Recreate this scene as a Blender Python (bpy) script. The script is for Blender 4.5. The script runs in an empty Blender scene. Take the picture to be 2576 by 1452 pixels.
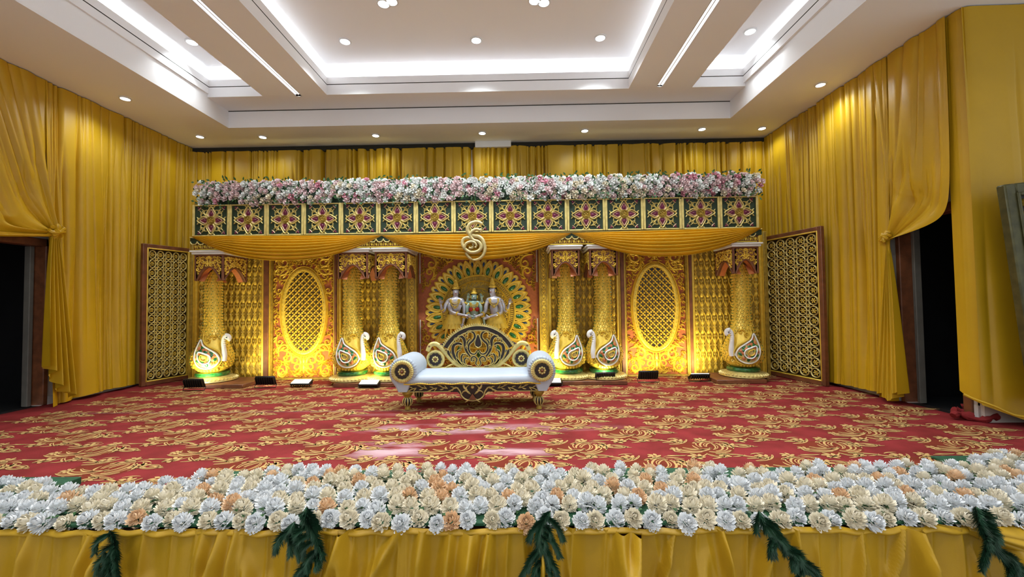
import bpy, math, random
import numpy as np
from mathutils import Vector, Matrix, Euler
PI = math.pi
random.seed(7)
SC = bpy.context.scene
COL = SC.collection

# ------------------------------------------------------------------ camera, world, exposure, large lights
EYE = Vector((0, 0, 1.29)); FPX = 1050.0; CX, CY = 1288.0, 726.0
cam = bpy.data.cameras.new('camera'); camo = bpy.data.objects.new('camera', cam); COL.objects.link(camo)
camo.location = EYE
CROT = (Matrix.Rotation(math.atan(17 / FPX), 3, 'Z') @ Matrix.Rotation(PI / 2 + math.atan(33 / FPX), 3, 'X')
        @ Matrix.Rotation(-0.0125, 3, 'Z'))
camo.rotation_euler = CROT.to_euler()
cam.sensor_width = 36.0; cam.lens = 36.0 * FPX / 2576.0; cam.clip_end = 100
SC.camera = camo
SC.view_settings.view_transform = 'Standard'; SC.view_settings.look = 'None'
SC.view_settings.gamma = 1; SC.view_settings.use_curve_mapping = False
SC.view_settings.exposure = 0.30
w = bpy.data.worlds.new('world'); SC.world = w; w.use_nodes = True
w.node_tree.nodes['Background'].inputs[0].default_value = (0.92, 0.96, 1.0, 1)
w.node_tree.nodes['Background'].inputs[1].default_value = 0.62
try:
    SC.cycles.use_denoising = True
    SC.cycles.sample_clamp_indirect = 6
    SC.cycles.max_bounces = 6; SC.cycles.diffuse_bounces = 4
except Exception: pass

WL, WR, WB = -6.3, 4.72, 7.85        # left, right, back walls
HS = 1.29 + 3.0                       # lowest soffit
H2 = 1.29 + 3.29                      # beams
HT = 1.29 + 3.80                      # top ceiling
FLOOR = -0.95                         # hall floor below the stage

def area_light(name, loc, sx, sy, power, color, rot=(0, 0, 0)):
    l = bpy.data.lights.new(name, 'AREA'); l.shape = 'RECTANGLE'; l.size = sx; l.size_y = sy
    l.energy = power; l.color = color
    o = bpy.data.objects.new(name, l); o.location = loc; o.rotation_euler = rot; COL.objects.link(o); return o
COOL = (0.90, 0.97, 1.0); WARM = (1.0, 0.86, 0.66)
# LED strips lying in the coves (they shine up onto the recessed ceiling), one per cove side
RECESS = [(-4.86, -4.0), (-2.98, 1.75), (2.73, 3.52)]   # x ranges of the three recesses
RB = 6.42                                               # their back edge
RF = -3.0
for (x0, x1) in RECESS:
    yc = (RB + RF) / 2; ln = RB - RF
    for xx, sg in ((x0 - .10, 1), (x1 + .10, -1)):
        area_light('cove_light', (xx, yc, HT - .09), .05, ln, 24 if x0 > -3.5 and x0 < 1 else 10, COOL, (0, PI - sg * .85, 0))
    area_light('cove_light', ((x0 + x1) / 2, RB + .10, HT - .09), x1 - x0, .05, 7 * (x1 - x0), COOL, (PI - .85, 0, 0))
# slot lights in the two beams
for sx_, yb in ((-3.43, 6.44), (2.21, 6.37)):
    area_light('slot_light', (sx_, (yb - 3) / 2, H2 - .003), .05, yb + 3, 80, COOL).data.spread = 2.2

# ------------------------------------------------------------------ helpers
def ray(x, y):
    return CROT @ Vector(((x - CX) / FPX, -(y - CY) / FPX, -1.0))
def onY(x, y, Y):
    d = ray(x, y); return EYE + d * (Y / d.y)
def onX(x, y, X):
    d = ray(x, y); return EYE + d * (X / d.x)
def onZ(x, y, Z):
    d = ray(x, y); return EYE + d * ((Z - EYE.z) / d.z)

def tag(o, label=None, cat=None, group=None, kind=None):
    if label: o['label'] = label
    if cat: o['category'] = cat
    if group: o['group'] = group
    if kind: o['kind'] = kind
    return o
def thing(name, loc, label, cat, group=None, rz=0):
    o = bpy.data.objects.new(name, None); COL.objects.link(o); o.location = loc; o.rotation_euler = (0, 0, rz)
    o.empty_display_size = .1
    return tag(o, label, cat, group)
def clone(o, loc, rz=None, label=None, parent=None, sx=None):
    c = o.copy(); COL.objects.link(c); c.parent = parent
    if loc is not None: c.location = loc
    if rz is not None: c.rotation_euler = (0, 0, rz)
    if sx is not None: c.scale = (sx, 1, 1)
    if label: c['label'] = label
    for ch in list(o.children): clone(ch, None, None, None, c)
    return c
ORD = ['first', 'second', 'third', 'fourth', 'fifth', 'sixth', 'seventh', 'eighth', 'ninth', 'tenth', 'eleventh',
       'twelfth', 'thirteenth', 'fourteenth', 'fifteenth']
def nth(n):
    return '%d%s' % (n, 'th' if 10 <= n % 100 <= 20 else {1: 'st', 2: 'nd', 3: 'rd'}.get(n % 10, 'th'))

def flatmap(u, v, w): return (u, -w, v)       # default: u right, v up, w towards the viewer
class MB:
    def __init__(s, fn=None): s.v = []; s.f = []; s.m = []; s.fn = fn
    def add(s, vs, fs, mi=0, fn='x'):
        fn = s.fn if fn == 'x' else fn
        b = len(s.v)
        s.v += [fn(*p) for p in vs] if fn else [tuple(p) for p in vs]
        s.f += [tuple(b + i for i in f) for f in fs]; s.m += [mi] * len(fs)
    def box(s, x0, x1, y0, y1, z0, z1, mi=0, bev=0.0, fn=None):
        if bev <= 0:
            vs = [(x, y, z) for z in (z0, z1) for y in (y0, y1) for x in (x0, x1)]
            s.add(vs, [(0, 2, 3, 1), (4, 5, 7, 6), (0, 1, 5, 4), (2, 6, 7, 3), (0, 4, 6, 2), (1, 3, 7, 5)], mi, fn); return
        b = bev; vs = []
        for z, i in ((z0, b), (z0 + b, 0), (z1 - b, 0), (z1, b)):
            vs += [(x0 + i, y0 + b, z), (x0 + b, y0 + i, z), (x1 - b, y0 + i, z), (x1 - i, y0 + b, z),
                   (x1 - i, y1 - b, z), (x1 - b, y1 - i, z), (x0 + b, y1 - i, z), (x0 + i, y1 - b, z)]
        fs = [tuple(range(7, -1, -1)), tuple(range(24, 32))]
        for k in range(3):
            for j in range(8):
                a = k * 8 + j; c = k * 8 + (j + 1) % 8
                fs.append((a, c, c + 8, a + 8))
        s.add(vs, fs, mi, fn)
    def ridge(s, pts, ws, h, mi=0, base=0.0, closed=False, flat=False):
        n = len(pts)
        if n < 2: return
        prof = ((-1, 0), (1, 0)) if flat else ((-1, 0), (-.62, .75), (0, 1), (.62, .75), (1, 0))
        k = len(prof); vs = []
        for i in range(n):
            if closed: a = pts[(i - 1) % n]; c = pts[(i + 1) % n]
            else: a = pts[max(i - 1, 0)]; c = pts[min(i + 1, n - 1)]
            tx, ty = c[0] - a[0], c[1] - a[1]; L = math.hypot(tx, ty) or 1
            nx, ny = -ty / L, tx / L
            wi = ws[i] if hasattr(ws, '__len__') else ws
            hh = h if flat or not hasattr(ws, '__len__') else h * min(1, .35 + .65 * wi / (max(ws) or 1))
            for (q, z) in prof:
                vs.append((pts[i][0] - nx * wi * q, pts[i][1] - ny * wi * q, base + (h if flat else z * hh)))
        fs = []
        for i in range(n if closed else n - 1):
            j = (i + 1) % n
            for q in range(k - 1):
                fs.append((i * k + q, j * k + q, j * k + q + 1, i * k + q + 1))
        s.add(vs, fs, mi)
    def tube(s, pts, rs, seg=8, mi=0, cap=True, fn=None):
        n = len(pts); pts = [Vector(p) for p in pts]; vs = []
        up = None
        for i in range(n):
            t = (pts[min(i + 1, n - 1)] - pts[max(i - 1, 0)]).normalized()
            if up is None:
                up = t.orthogonal().normalized()
            up = (up - t * up.dot(t)); up = up.normalized() if up.length > 1e-6 else t.orthogonal().normalized()
            b = t.cross(up); r = rs[i] if hasattr(rs, '__len__') else rs
            for k in range(seg):
                a = 2 * PI * k / seg
                vs.append(tuple(pts[i] + up * (math.cos(a) * r) + b * (math.sin(a) * r)))
        fs = [(i * seg + k, i * seg + (k + 1) % seg, (i + 1) * seg + (k + 1) % seg, (i + 1) * seg + k)
              for i in range(n - 1) for k in range(seg)]
        if cap: fs += [tuple(range(seg - 1, -1, -1)), tuple((n - 1) * seg + k for k in range(seg))]
        s.add(vs, fs, mi, fn)
    def lathe(s, prof, seg=24, c=(0, 0, 0), mi=0, axis='z', flute=0, sy=1.0):
        vs = []; n = len(prof)
        for (r, z) in prof:
            for k in range(seg):
                a = 2 * PI * k / seg; q = r * (1 + flute * (math.cos(a * seg / 2)))
                x, y = q * math.cos(a), q * math.sin(a) * sy
                if axis == 'z': vs.append((c[0] + x, c[1] + y, c[2] + z))
                elif axis == 'y': vs.append((c[0] + x, c[1] + z, c[2] + y))
                else: vs.append((c[0] + z, c[1] + x, c[2] + y))
        fs = [(i * seg + k, i * seg + (k + 1) % seg, (i + 1) * seg + (k + 1) % seg, (i + 1) * seg + k)
              for i in range(n - 1) for k in range(seg)]
        fs += [tuple(range(seg - 1, -1, -1)), tuple((n - 1) * seg + k for k in range(seg))]
        if axis == 'y': fs = [f[::-1] for f in fs]
        s.add(vs, fs, mi, None)
    def dome(s, cu, cv, ru, rv, h, mi=0, base=0.0, seg=10, rot=0):       # low bump in the panel plane
        vs = []; c, sn = math.cos(rot), math.sin(rot)
        for (q, z) in ((1, 0), (.7, .7), (.35, .93)):
            for k in range(seg):
                a = 2 * PI * k / seg; x, y = ru * q * math.cos(a), rv * q * math.sin(a)
                vs.append((cu + x * c - y * sn, cv + x * sn + y * c, base + z * h))
        vs.append((cu, cv, base + h)); t = len(vs) - 1; fs = []
        for r_ in range(2):
            for k in range(seg):
                fs.append((r_ * seg + k, r_ * seg + (k + 1) % seg, (r_ + 1) * seg + (k + 1) % seg, (r_ + 1) * seg + k))
        fs += [(2 * seg + k, 2 * seg + (k + 1) % seg, t) for k in range(seg)]
        s.add(vs, fs, mi)
    def plate(s, poly, w0, w1, mi=0):                                     # extruded outline in the panel plane
        n = len(poly)
        A = sum(poly[i][0] * poly[(i + 1) % n][1] - poly[(i + 1) % n][0] * poly[i][1] for i in range(n))
        if A < 0: poly = poly[::-1]
        vs = [(p[0], p[1], w0) for p in poly] + [(p[0], p[1], w1) for p in poly]
        fs = [tuple(range(n - 1, -1, -1)), tuple(range(n, 2 * n))] + [(i, (i + 1) % n, n + (i + 1) % n, n + i) for i in range(n)]
        s.add(vs, fs, mi)
    def build(s, name, mats, parent=None, smooth=True, world=False, angle=40, parent_inv=False):
        me = bpy.data.meshes.new(name)
        vs = s.v
        if world and parent is not None:
            L = Vector(parent.location); q_ = parent.parent
            while q_ is not None: L = L + q_.location; q_ = q_.parent
            vs = [(p[0] - L[0], p[1] - L[1], p[2] - L[2]) for p in vs]
        me.from_pydata(vs, [], s.f)
        if not isinstance(mats, (list, tuple)): mats = [mats]
        for m_ in mats: me.materials.append(m_)
        if len(mats) > 1: me.polygons.foreach_set('material_index', s.m)
        if smooth:
            me.polygons.foreach_set('use_smooth', [True] * len(s.f))
            if angle: me.set_sharp_from_angle(angle=math.radians(angle))
        me.update()
        o = bpy.data.objects.new(name, me); COL.objects.link(o)
        if parent is not None: o.parent = parent
        return o

def clo(x, y, a, L, k0, k1, w, n=14, p=1.5, w0=.35, w1=.55):
    """a scroll: a stroke whose curvature grows from k0 to k1 along its length"""
    pts = [(x, y)]; ws = [w * w0]; ds = L / (n - 1)
    for i in range(1, n):
        t = i / (n - 1); a += (k0 + (k1 - k0) * t ** p) * ds
        x += math.cos(a) * ds; y += math.sin(a) * ds
        e = w0 + (1 - w0) * min(1, t * 3) if t < .5 else 1 - (1 - w1) * (t - .5) * 2
        pts.append((x, y)); ws.append(w * e)
    return pts, ws
def leafstroke(x, y, a, L, k, w, n=7):
    pts, _ = clo(x, y, a, L, k, k, w, n)
    return pts, [w * (math.sin(PI * (.1 + .86 * i / (n - 1))) ** .8) for i in range(n)]
def tf(strokes, sx=1, sy=1, dx=0, dy=0, rot=0, sc=1):
    c, s_ = math.cos(rot), math.sin(rot); out = []
    for pts, ws in strokes:
        q = []
        for (x, y) in pts:
            x *= sx * sc; y *= sy * sc; q.append((x * c - y * s_ + dx, x * s_ + y * c + dy))
        out.append((q, [v * sc for v in ws] if hasattr(ws, '__len__') else ws * sc))
    return out
def acanthus(x, y, a, r, sg=1, w=None, lobes=5):
    """leafy scroll: a curl of size r with leaf lobes on its outer side"""
    w = w or r * .16
    L = r * 4.2
    main = clo(x, y, a, L, sg * .25 / r, sg * 3.6 / r, w, 20, 1.3)
    out = [main]
    for i in range(lobes):
        k = int(2 + i * 11 / max(lobes, 1)); (px, py) = main[0][k]; (qx, qy) = main[0][k + 1]
        an = math.atan2(qy - py, qx - px)
        out.append(leafstroke(px, py, an - sg * 1.0, r * (.75 - .07 * i), sg * 1.4 / r, w * .75))
    return out
def circ(cx, cy, r, n=20, ry=None, a0=0):
    ry = r if ry is None else ry
    return [(cx + r * math.cos(a0 + 2 * PI * i / n), cy + ry * math.sin(a0 + 2 * PI * i / n)) for i in range(n)]
def emit(mb, strokes, h, mi=0, base=0.0):
    for pts, ws in strokes: mb.ridge(pts, ws, h, mi, base)
def smoothpts(P, n=6, closed=False):
    """Catmull-Rom through points"""
    N = len(P); out = []
    rng = range(N) if closed else range(N - 1)
    for i in rng:
        p0 = P[(i - 1) % N] if closed else P[max(i - 1, 0)]; p1 = P[i]; p2 = P[(i + 1) % N]
        p3 = P[(i + 2) % N] if closed else P[min(i + 2, N - 1)]
        for k in range(n):
            t = k / n
            out.append(tuple(.5 * (2 * b + (c - a) * t + (2 * a - 5 * b + 4 * c - d) * t * t + (3 * b - a - 3 * c + d) * t ** 3)
                             for a, b, c, d in zip(p0, p1, p2, p3)))
    if not closed: out.append(tuple(P[-1]))
    return out

# ------------------------------------------------------------------ materials
def mat(name, col, rough=.5, metal=0, sheen=0, noise=None, bump=0, bscale=60, emit_=None, spec=.5, coat=0, col2=None):
    m = bpy.data.materials.new(name); m.use_nodes = True; nt = m.node_tree; b = nt.nodes['Principled BSDF']
    b.inputs['Base Color'].default_value = (*col, 1); b.inputs['Roughness'].default_value = rough
    b.inputs['Metallic'].default_value = metal; b.inputs['Specular IOR Level'].default_value = spec
    if sheen: b.inputs['Sheen Weight'].default_value = sheen; b.inputs['Sheen Tint'].default_value = (*col, 1)
    if coat: b.inputs['Coat Weight'].default_value = coat
    if noise or bump:
        tc = nt.nodes.new('ShaderNodeTexCoord')
    if noise:
        n = nt.nodes.new('ShaderNodeTexNoise'); n.inputs['Scale'].default_value = noise[0]; n.inputs['Detail'].default_value = 4
        r = nt.nodes.new('ShaderNodeValToRGB'); c2 = col2 or tuple(c * noise[1] for c in col)
        r.color_ramp.elements[0].position = .35; r.color_ramp.elements[1].position = .65
        r.color_ramp.elements[0].color = (*c2, 1); r.color_ramp.elements[1].color = (*col, 1)
        nt.links.new(tc.outputs['Object'], n.inputs['Vector']); nt.links.new(n.outputs['Fac'], r.inputs['Fac'])
        nt.links.new(r.outputs['Color'], b.inputs['Base Color'])
    if bump:
        n2 = nt.nodes.new('ShaderNodeTexNoise'); n2.inputs['Scale'].default_value = bscale; n2.inputs['Detail'].default_value = 3
        bp = nt.nodes.new('ShaderNodeBump'); bp.inputs['Strength'].default_value = bump; bp.inputs['Distance'].default_value = .01
        nt.links.new(tc.outputs['Object'], n2.inputs['Vector']); nt.links.new(n2.outputs['Fac'], bp.inputs['Height'])
        nt.links.new(bp.outputs['Normal'], b.inputs['Normal'])
    if emit_:
        b.inputs['Emission Color'].default_value = (*emit_[0], 1); b.inputs['Emission Strength'].default_value = emit_[1]
    return m
M = {}
M['ceil'] = mat('ceiling_paint', (.90, .89, .90), .85, bump=.05, bscale=30)
M['wall'] = mat('wall_paint', (.62, .58, .52), .85, noise=(3, .9))
M['dark'] = mat('painted_corridor_shade', (.015, .016, .018), .6, noise=(2, .7))  # near-black colour stands for the lack of light in the corridors
M['blackm'] = mat('painted_gap_shade', (.03, .028, .02), .9, noise=(9, .8))
M['cloth'] = mat('yellow_satin', (.60, .360, .009), .42, sheen=.2, noise=(1.3, .86), bump=.10, bscale=240)
M['cloth2'] = mat('yellow_satin_skirt', (.52, .31, .014), .40, sheen=.25, noise=(2, .85), bump=.10, bscale=240)
M['swag'] = mat('yellow_satin_swag', (.72, .40, .01), .36, sheen=.2, noise=(3, .88), bump=.06, bscale=200)
M['gold'] = mat('gold_paint', (.86, .60, .075), .34, .22, noise=(14, .80), bump=.2, bscale=90)
M['goldp'] = mat('pale_gold_paint', (.76, .62, .22), .40, .25, noise=(14, .75), bump=.2, bscale=90)
M['golddk'] = mat('old_gold_paint', (.44, .29, .035), .5, .2, noise=(20, .6), bump=.4, bscale=70)
M['wood'] = mat('red_brown_wood', (.22, .075, .028), .5, noise=(9, .6), bump=.15)
M['brown'] = mat('dark_brown_backing', (.045, .022, .008), .6, noise=(12, .6))
M['terra'] = mat('terracotta_board', (.46, .135, .05), .8, noise=(25, .75), bump=.3, bscale=120)
M['dgreen'] = mat('dark_green_board', (.012, .035, .014), .6, noise=(20, .7))
M['maroon'] = mat('maroon_enamel', (.17, .012, .055), .3, noise=(18, .6))
M['pinkg'] = mat('pinkish_gold', (.62, .40, .26), .4, .2, noise=(20, .8))
M['green'] = mat('green_enamel', (.02, .20, .055), .22, noise=(30, .35), coat=.4)
M['lgreen'] = mat('light_green_enamel', (.22, .38, .06), .3, noise=(25, .5))
M['blue'] = mat('blue_enamel', (.02, .08, .25), .25, noise=(20, .6), coat=.4)
M['white'] = mat('white_plaster', (.82, .82, .80), .45, noise=(10, .93))
M['orange'] = mat('orange_enamel', (.62, .20, .07), .4, noise=(10, .8))
M['silver'] = mat('silver_paint', (.56, .55, .60), .3, .55, noise=(9, .8))
M['pgreen'] = mat('pale_green_paint', (.36, .52, .44), .35, .3, noise=(9, .8))
M['red'] = mat('red_enamel', (.55, .02, .01), .3, noise=(9, .7))
M['black'] = mat('black_paint', (.012, .010, .009), .45, noise=(9, .7))
M['choc'] = mat('dark_brown_paint', (.022, .010, .006), .4, noise=(9, .7))
M['leather'] = mat('white_leatherette', (.46, .52, .60), .42, noise=(4, .94), bump=.12, bscale=35)
M['greenry'] = mat('leaf_green', (.025, .11, .02), .55, noise=(12, .5))
M['needle'] = mat('pine_green', (.018, .085, .040), .55, noise=(12, .5))
M['stem'] = mat('stem_brown', (.09, .06, .03), .7, noise=(12, .5))
M['jamb'] = mat('jamb_grey', (.17, .165, .14), .6, noise=(6, .8))
M['board'] = mat('green_baize_board', (.012, .085, .035), .8, noise=(30, .7), bump=.2)
M['fixture'] = mat('fixture_white', (.75, .75, .76), .4, noise=(9, .95))
M['led'] = mat('led_white', (.9, .95, 1), .4, emit_=((.86, .95, 1.0), 9))
M['slot'] = mat('led_slot', (.9, .95, 1), .4, emit_=((.93, .96, 1.0), 1.6))
M['floodled'] = mat('flood_face', (.9, .95, .8), .3, emit_=((1.0, .97, .78), 3.2))
M['cardw'] = mat('white_skirting', (.6, .6, .58), .7, noise=(7, .8))
# ------------------------------------------------------------------ ceiling, walls, floor
def struct(name, mb, mats, smooth=False, label=None):
    o = mb.build(name, mats, smooth=smooth); o['kind'] = 'structure'
    if label: o['label'] = label
    return o
FL, FR, FB = -4.88, 3.55, 6.90          # inner edges of the soffit
YF = -3.2                               # the hall goes on behind the camera to here
XR2 = 7.4
mb = MB()
# soffit ring (thick slabs)
mb.box(WL - .3, FL, YF, WB + .3, HS, HS + .10)
mb.box(FR, WR + .0, YF, WB + .3, HS, HS + .10)
mb.box(FL, FR, FB, WB + .3, HS, HS + .10)
mb.box(WR, XR2, YF, 4.4, HS, HS + .10)
# fascia above the soffit, up to the beams
mb.box(FL - .04, FL, YF, FB + .04, HS + .1, H2 + .05)
mb.box(FR, FR + .04, YF, FB + .04, HS + .1, H2 + .05)
mb.box(FL, FR, FB, FB + .04, HS + .1, H2 + .05)
# beams
b1 = RECESS[0][1]; b2 = RECESS[1][0]; b3 = RECESS[1][1]; b4 = RECESS[2][0]
sw = .045
for (xa, xb, xs, ye) in ((b1, b2, -3.43, 6.44), (b3, b4, 2.21, 6.37)):
    mb.box(xa, xs - sw, YF, RB, H2, H2 + .05); mb.box(xs + sw, xb, YF, RB, H2, H2 + .05)
mb.box(FL, FR, RB, FB + .04, H2, H2 + .05)
A1 = H2 + .165; A2 = A1 + .115
for (x0, x1) in RECESS:                 # recess sides: lower face, thin shadow gap, upper lip, light trough
    lx = -.03 if x0 < -4.5 else 0
    rx = .03 if x1 > 3.3 else 0
    for (p0, p1, g0, g1, a_, b_) in ((0, .03, 0, 0, H2 + .05, A1 - .008), (.0, .03, 0, 0, A1 + .006, A2)):
        mb.box(x0 - p1, x0 + p0, YF, RB + p1, a_, b_)
        mb.box(x1 - p0, x1 + p1, YF, RB + p1, a_, b_)
        mb.box(x0, x1, RB - p0, RB + p1, a_, b_)
    mb.box(x0 - .2, x0 - .005, YF, RB + .2, A1 - .02, A1 + .0)
    mb.box(x1 + .005, x1 + .2, YF, RB + .2, A1 - .02, A1 + .0)
    mb.box(x0 - .2, x1 + .2, RB + .005, RB + .2, A1 - .02, A1 + .0)
    mb.box(x0 - .24, x0 - .2, YF, RB + .24, A1, HT); mb.box(x1 + .2, x1 + .24, YF, RB + .24, A1, HT)
    mb.box(x0 - .2, x1 + .2, RB + .2, RB + .24, A1, HT)
mb.box(WL - .3, XR2, YF, WB + .3, HT, HT + .1)
ceiling = struct('ceiling', mb, M['ceil'])
mb = MB()
for (x0, x1) in RECESS:
    mb.box(x0 - .025, x0 + .0, YF, RB + .02, A1 - .008, A1 + .006); mb.box(x1, x1 + .025, YF, RB + .02, A1 - .008, A1 + .006)
    mb.box(x0 - .02, x1 + .02, RB + .004, RB + .025, A1 - .008, A1 + .006)
mb.box(FL, FR, FB - .006, FB, H2 - .012, H2 - .002)
mb.box(WL + .0, WR, WB - .09, WB - .0, HS - .10, HS - .005)
struct('gap_shade_strips', mb, M['blackm'])  # black strips put the shade lines of the ceiling into colour
mb = MB(); mb.box(-.78, -.11, WB - .16, WB - .095, HS - .11, HS)
struct('trim_2', mb, M['ceil'])

# walls, with door openings; corridors behind coloured near black to look unlit
LD0, LD1, LDZ = 3.7, 5.49, 2.20
RD0, RD1, RDZ = 4.46, 5.27, 2.32
mb = MB()
mb.box(WL - .2, WL, LD1, WB + .2, -.02, HS); mb.box(WL - .2, WL, YF, LD0, FLOOR, HS); mb.box(WL - .2, WL, LD0, LD1, LDZ, HS)
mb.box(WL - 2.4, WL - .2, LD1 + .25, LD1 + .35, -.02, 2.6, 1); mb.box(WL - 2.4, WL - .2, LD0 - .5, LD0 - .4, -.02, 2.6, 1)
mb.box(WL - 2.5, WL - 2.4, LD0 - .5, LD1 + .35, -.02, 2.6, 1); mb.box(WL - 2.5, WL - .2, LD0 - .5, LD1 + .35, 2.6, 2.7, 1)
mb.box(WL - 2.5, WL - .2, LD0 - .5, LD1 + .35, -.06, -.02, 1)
struct('wall_left', mb, [M['wall'], M['dark']])
mb = MB()
mb.box(WR, WR + .2, RD1, WB + .2, -.02, HS); mb.box(WR, WR + .2, 4.4, RD0, -.02, HS); mb.box(WR, WR + .2, RD0, RD1, RDZ, HS)
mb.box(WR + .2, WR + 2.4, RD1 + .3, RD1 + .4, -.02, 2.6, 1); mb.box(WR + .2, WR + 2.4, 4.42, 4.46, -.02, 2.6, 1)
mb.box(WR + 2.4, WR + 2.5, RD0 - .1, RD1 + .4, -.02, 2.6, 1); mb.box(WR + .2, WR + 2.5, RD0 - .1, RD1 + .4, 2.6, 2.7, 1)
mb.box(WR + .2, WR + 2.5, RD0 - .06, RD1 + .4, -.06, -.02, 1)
mb.box(WR + .0, XR2, 4.36, 4.42, FLOOR, HS)
struct('wall_right', mb, [M['wall'], M['dark']])
mb = MB(); mb.box(WL - .2, WR + .2, WB, WB + .2, -.02, HS); struct('wall_back', mb, M['wall'])
# door frames
def doorframe(name, X, y0, y1, zt, side):
    m_ = MB(); x0, x1 = (X - .16, X + .02) if side < 0 else (X - .02, X + .16)
    m_.box(x0, x1, y1 - .06, y1, 0, zt, 0, .008); m_.box(x0, x1, y0, y0 + .09, 0, zt, 0, .008); m_.box(x0, x1, y0, y1, zt - .1, zt, 0, .008)
    return struct(name, m_, M['wood'])
doorframe('door_1', WL, LD0, LD1, LDZ, -1)
doorframe('door_2', WR, RD0, RD1, RDZ, 1)
# pale inner jambs seen beside each opening
mb = MB(); mb.box(WL - .20, WL - .12, LD1 - .12, LD1 - .07, 0, LDZ - .1, 0, .005); mb.box(WR + .12, WR + .20, RD1 - .10, RD1 - .06, 0, RDZ - .1, 0, .005)
struct('trim_3', mb, M['jamb'])
# white skirting that shows under the curtain hems
mb = MB(); mb.box(WL, WL + .02, LD1, 6.7, 0, .11); mb.box(WR - .02, WR, RD1 + .02, 6.3, 0, .11); mb.box(WR - .02, WR, 4.4, RD0 - .02, 0, .16)
struct('baseboard_left', mb, M['cardw'])

# hall floor below the stage
mb = MB(); mb.box(WL - .3, XR2, YF, 2.6, FLOOR - .1, FLOOR); struct('floor', mb, mat('hall_floor_tile', (.32, .27, .2), .35, noise=(5, .85)))
# stage platform
EDGE = 2.46
mb = MB(); mb.box(WL, WR + 1.2, EDGE, 4.4, FLOOR, -.02); mb.box(WL, WR, 4.4, WB, FLOOR, -.02)
tag(mb.build('stage_platform', M['wood'], smooth=False), 'long low wooden stage platform under the red carpet', 'stage')

# ------------------------------------------------------------------ carpet with damask motifs
def carpet_mat():
    m = bpy.data.materials.new('red_carpet'); m.use_nodes = True; nt = m.node_tree; b = nt.nodes['Principled BSDF']
    L = nt.links.new; N = nt.nodes.new
    tc = N('ShaderNodeTexCoord')
    n1 = N('ShaderNodeTexNoise'); n1.inputs['Scale'].default_value = 3.5; n1.inputs['Detail'].default_value = 6
    L(tc.outputs['Object'], n1.inputs['Vector'])
    r = N('ShaderNodeValToRGB'); r.color_ramp.elements[0].position = .3; r.color_ramp.elements[1].position = .72
    r.color_ramp.elements[0].color = (.15, .013, .011, 1); r.color_ramp.elements[1].color = (.27, .026, .029, 1)
    L(n1.outputs['Fac'], r.inputs['Fac'])
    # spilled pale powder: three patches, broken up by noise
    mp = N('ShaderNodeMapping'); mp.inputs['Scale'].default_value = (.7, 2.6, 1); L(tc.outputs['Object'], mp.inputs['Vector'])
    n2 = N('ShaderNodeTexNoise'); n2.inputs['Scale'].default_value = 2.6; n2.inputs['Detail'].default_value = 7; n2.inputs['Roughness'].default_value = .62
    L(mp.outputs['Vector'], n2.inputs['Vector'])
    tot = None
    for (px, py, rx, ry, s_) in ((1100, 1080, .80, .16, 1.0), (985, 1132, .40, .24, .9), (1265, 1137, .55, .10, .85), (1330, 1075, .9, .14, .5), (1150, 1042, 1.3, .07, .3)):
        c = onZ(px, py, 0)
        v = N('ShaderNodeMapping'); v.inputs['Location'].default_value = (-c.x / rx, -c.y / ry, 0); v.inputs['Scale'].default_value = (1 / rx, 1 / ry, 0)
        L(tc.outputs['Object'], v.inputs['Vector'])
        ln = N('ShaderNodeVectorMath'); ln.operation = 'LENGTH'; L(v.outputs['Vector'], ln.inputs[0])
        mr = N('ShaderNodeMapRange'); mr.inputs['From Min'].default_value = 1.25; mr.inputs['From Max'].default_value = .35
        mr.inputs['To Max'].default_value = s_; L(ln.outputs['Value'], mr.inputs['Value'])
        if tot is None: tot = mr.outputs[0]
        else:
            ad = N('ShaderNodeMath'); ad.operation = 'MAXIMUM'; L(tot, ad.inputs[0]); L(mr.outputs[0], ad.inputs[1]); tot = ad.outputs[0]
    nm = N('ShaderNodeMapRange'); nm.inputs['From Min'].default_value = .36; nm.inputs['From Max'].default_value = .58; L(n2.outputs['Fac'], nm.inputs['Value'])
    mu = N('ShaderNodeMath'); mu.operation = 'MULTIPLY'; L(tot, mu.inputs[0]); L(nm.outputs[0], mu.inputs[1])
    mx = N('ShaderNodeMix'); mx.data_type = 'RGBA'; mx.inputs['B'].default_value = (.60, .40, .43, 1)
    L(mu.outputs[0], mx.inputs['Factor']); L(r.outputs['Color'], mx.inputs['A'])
    L(mx.outputs['Result'], b.inputs['Base Color']); b.inputs['Roughness'].default_value = .85; b.inputs['Specular IOR Level'].default_value = .2
    n3 = N('ShaderNodeTexNoise'); n3.inputs['Scale'].default_value = 220; L(tc.outputs['Object'], n3.inputs['Vector'])
    bp = N('ShaderNodeBump'); bp.inputs['Strength'].default_value = .4; bp.inputs['Distance'].default_value = .004
    L(n3.outputs['Fac'], bp.inputs['Height']); L(bp.outputs['Normal'], b.inputs['Normal'])
    return m
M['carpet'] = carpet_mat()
M['cgold'] = mat('carpet_gold_yarn', (.58, .37, .14), .85, noise=(6, .85), bump=.3, bscale=200, spec=.2)
M['cdark'] = mat('carpet_maroon_yarn', (.19, .028, .012), .9, noise=(6, .8), spec=.2)
motif = []      # strokes, about .70 x .56 m
def rosette(x, y, r, a0=0, n=6):
    out = []
    for k in range(n):
        a = a0 + 2 * PI * k / n
        out.append(leafstroke(x + .18 * r * math.cos(a), y + .18 * r * math.sin(a), a + .15, r * .85, 1.2 / r, r * .26, 6))
    return out
for (x, y, r, a) in ((-.13, .19, .065, .2), (.07, .215, .06, .8), (.24, .07, .075, .1), (-.22, -.02, .05, .5), (-.12, -.19, .07, .3), (.10, -.17, .055, .9)):
    motif += rosette(x, y, r, a)
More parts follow.
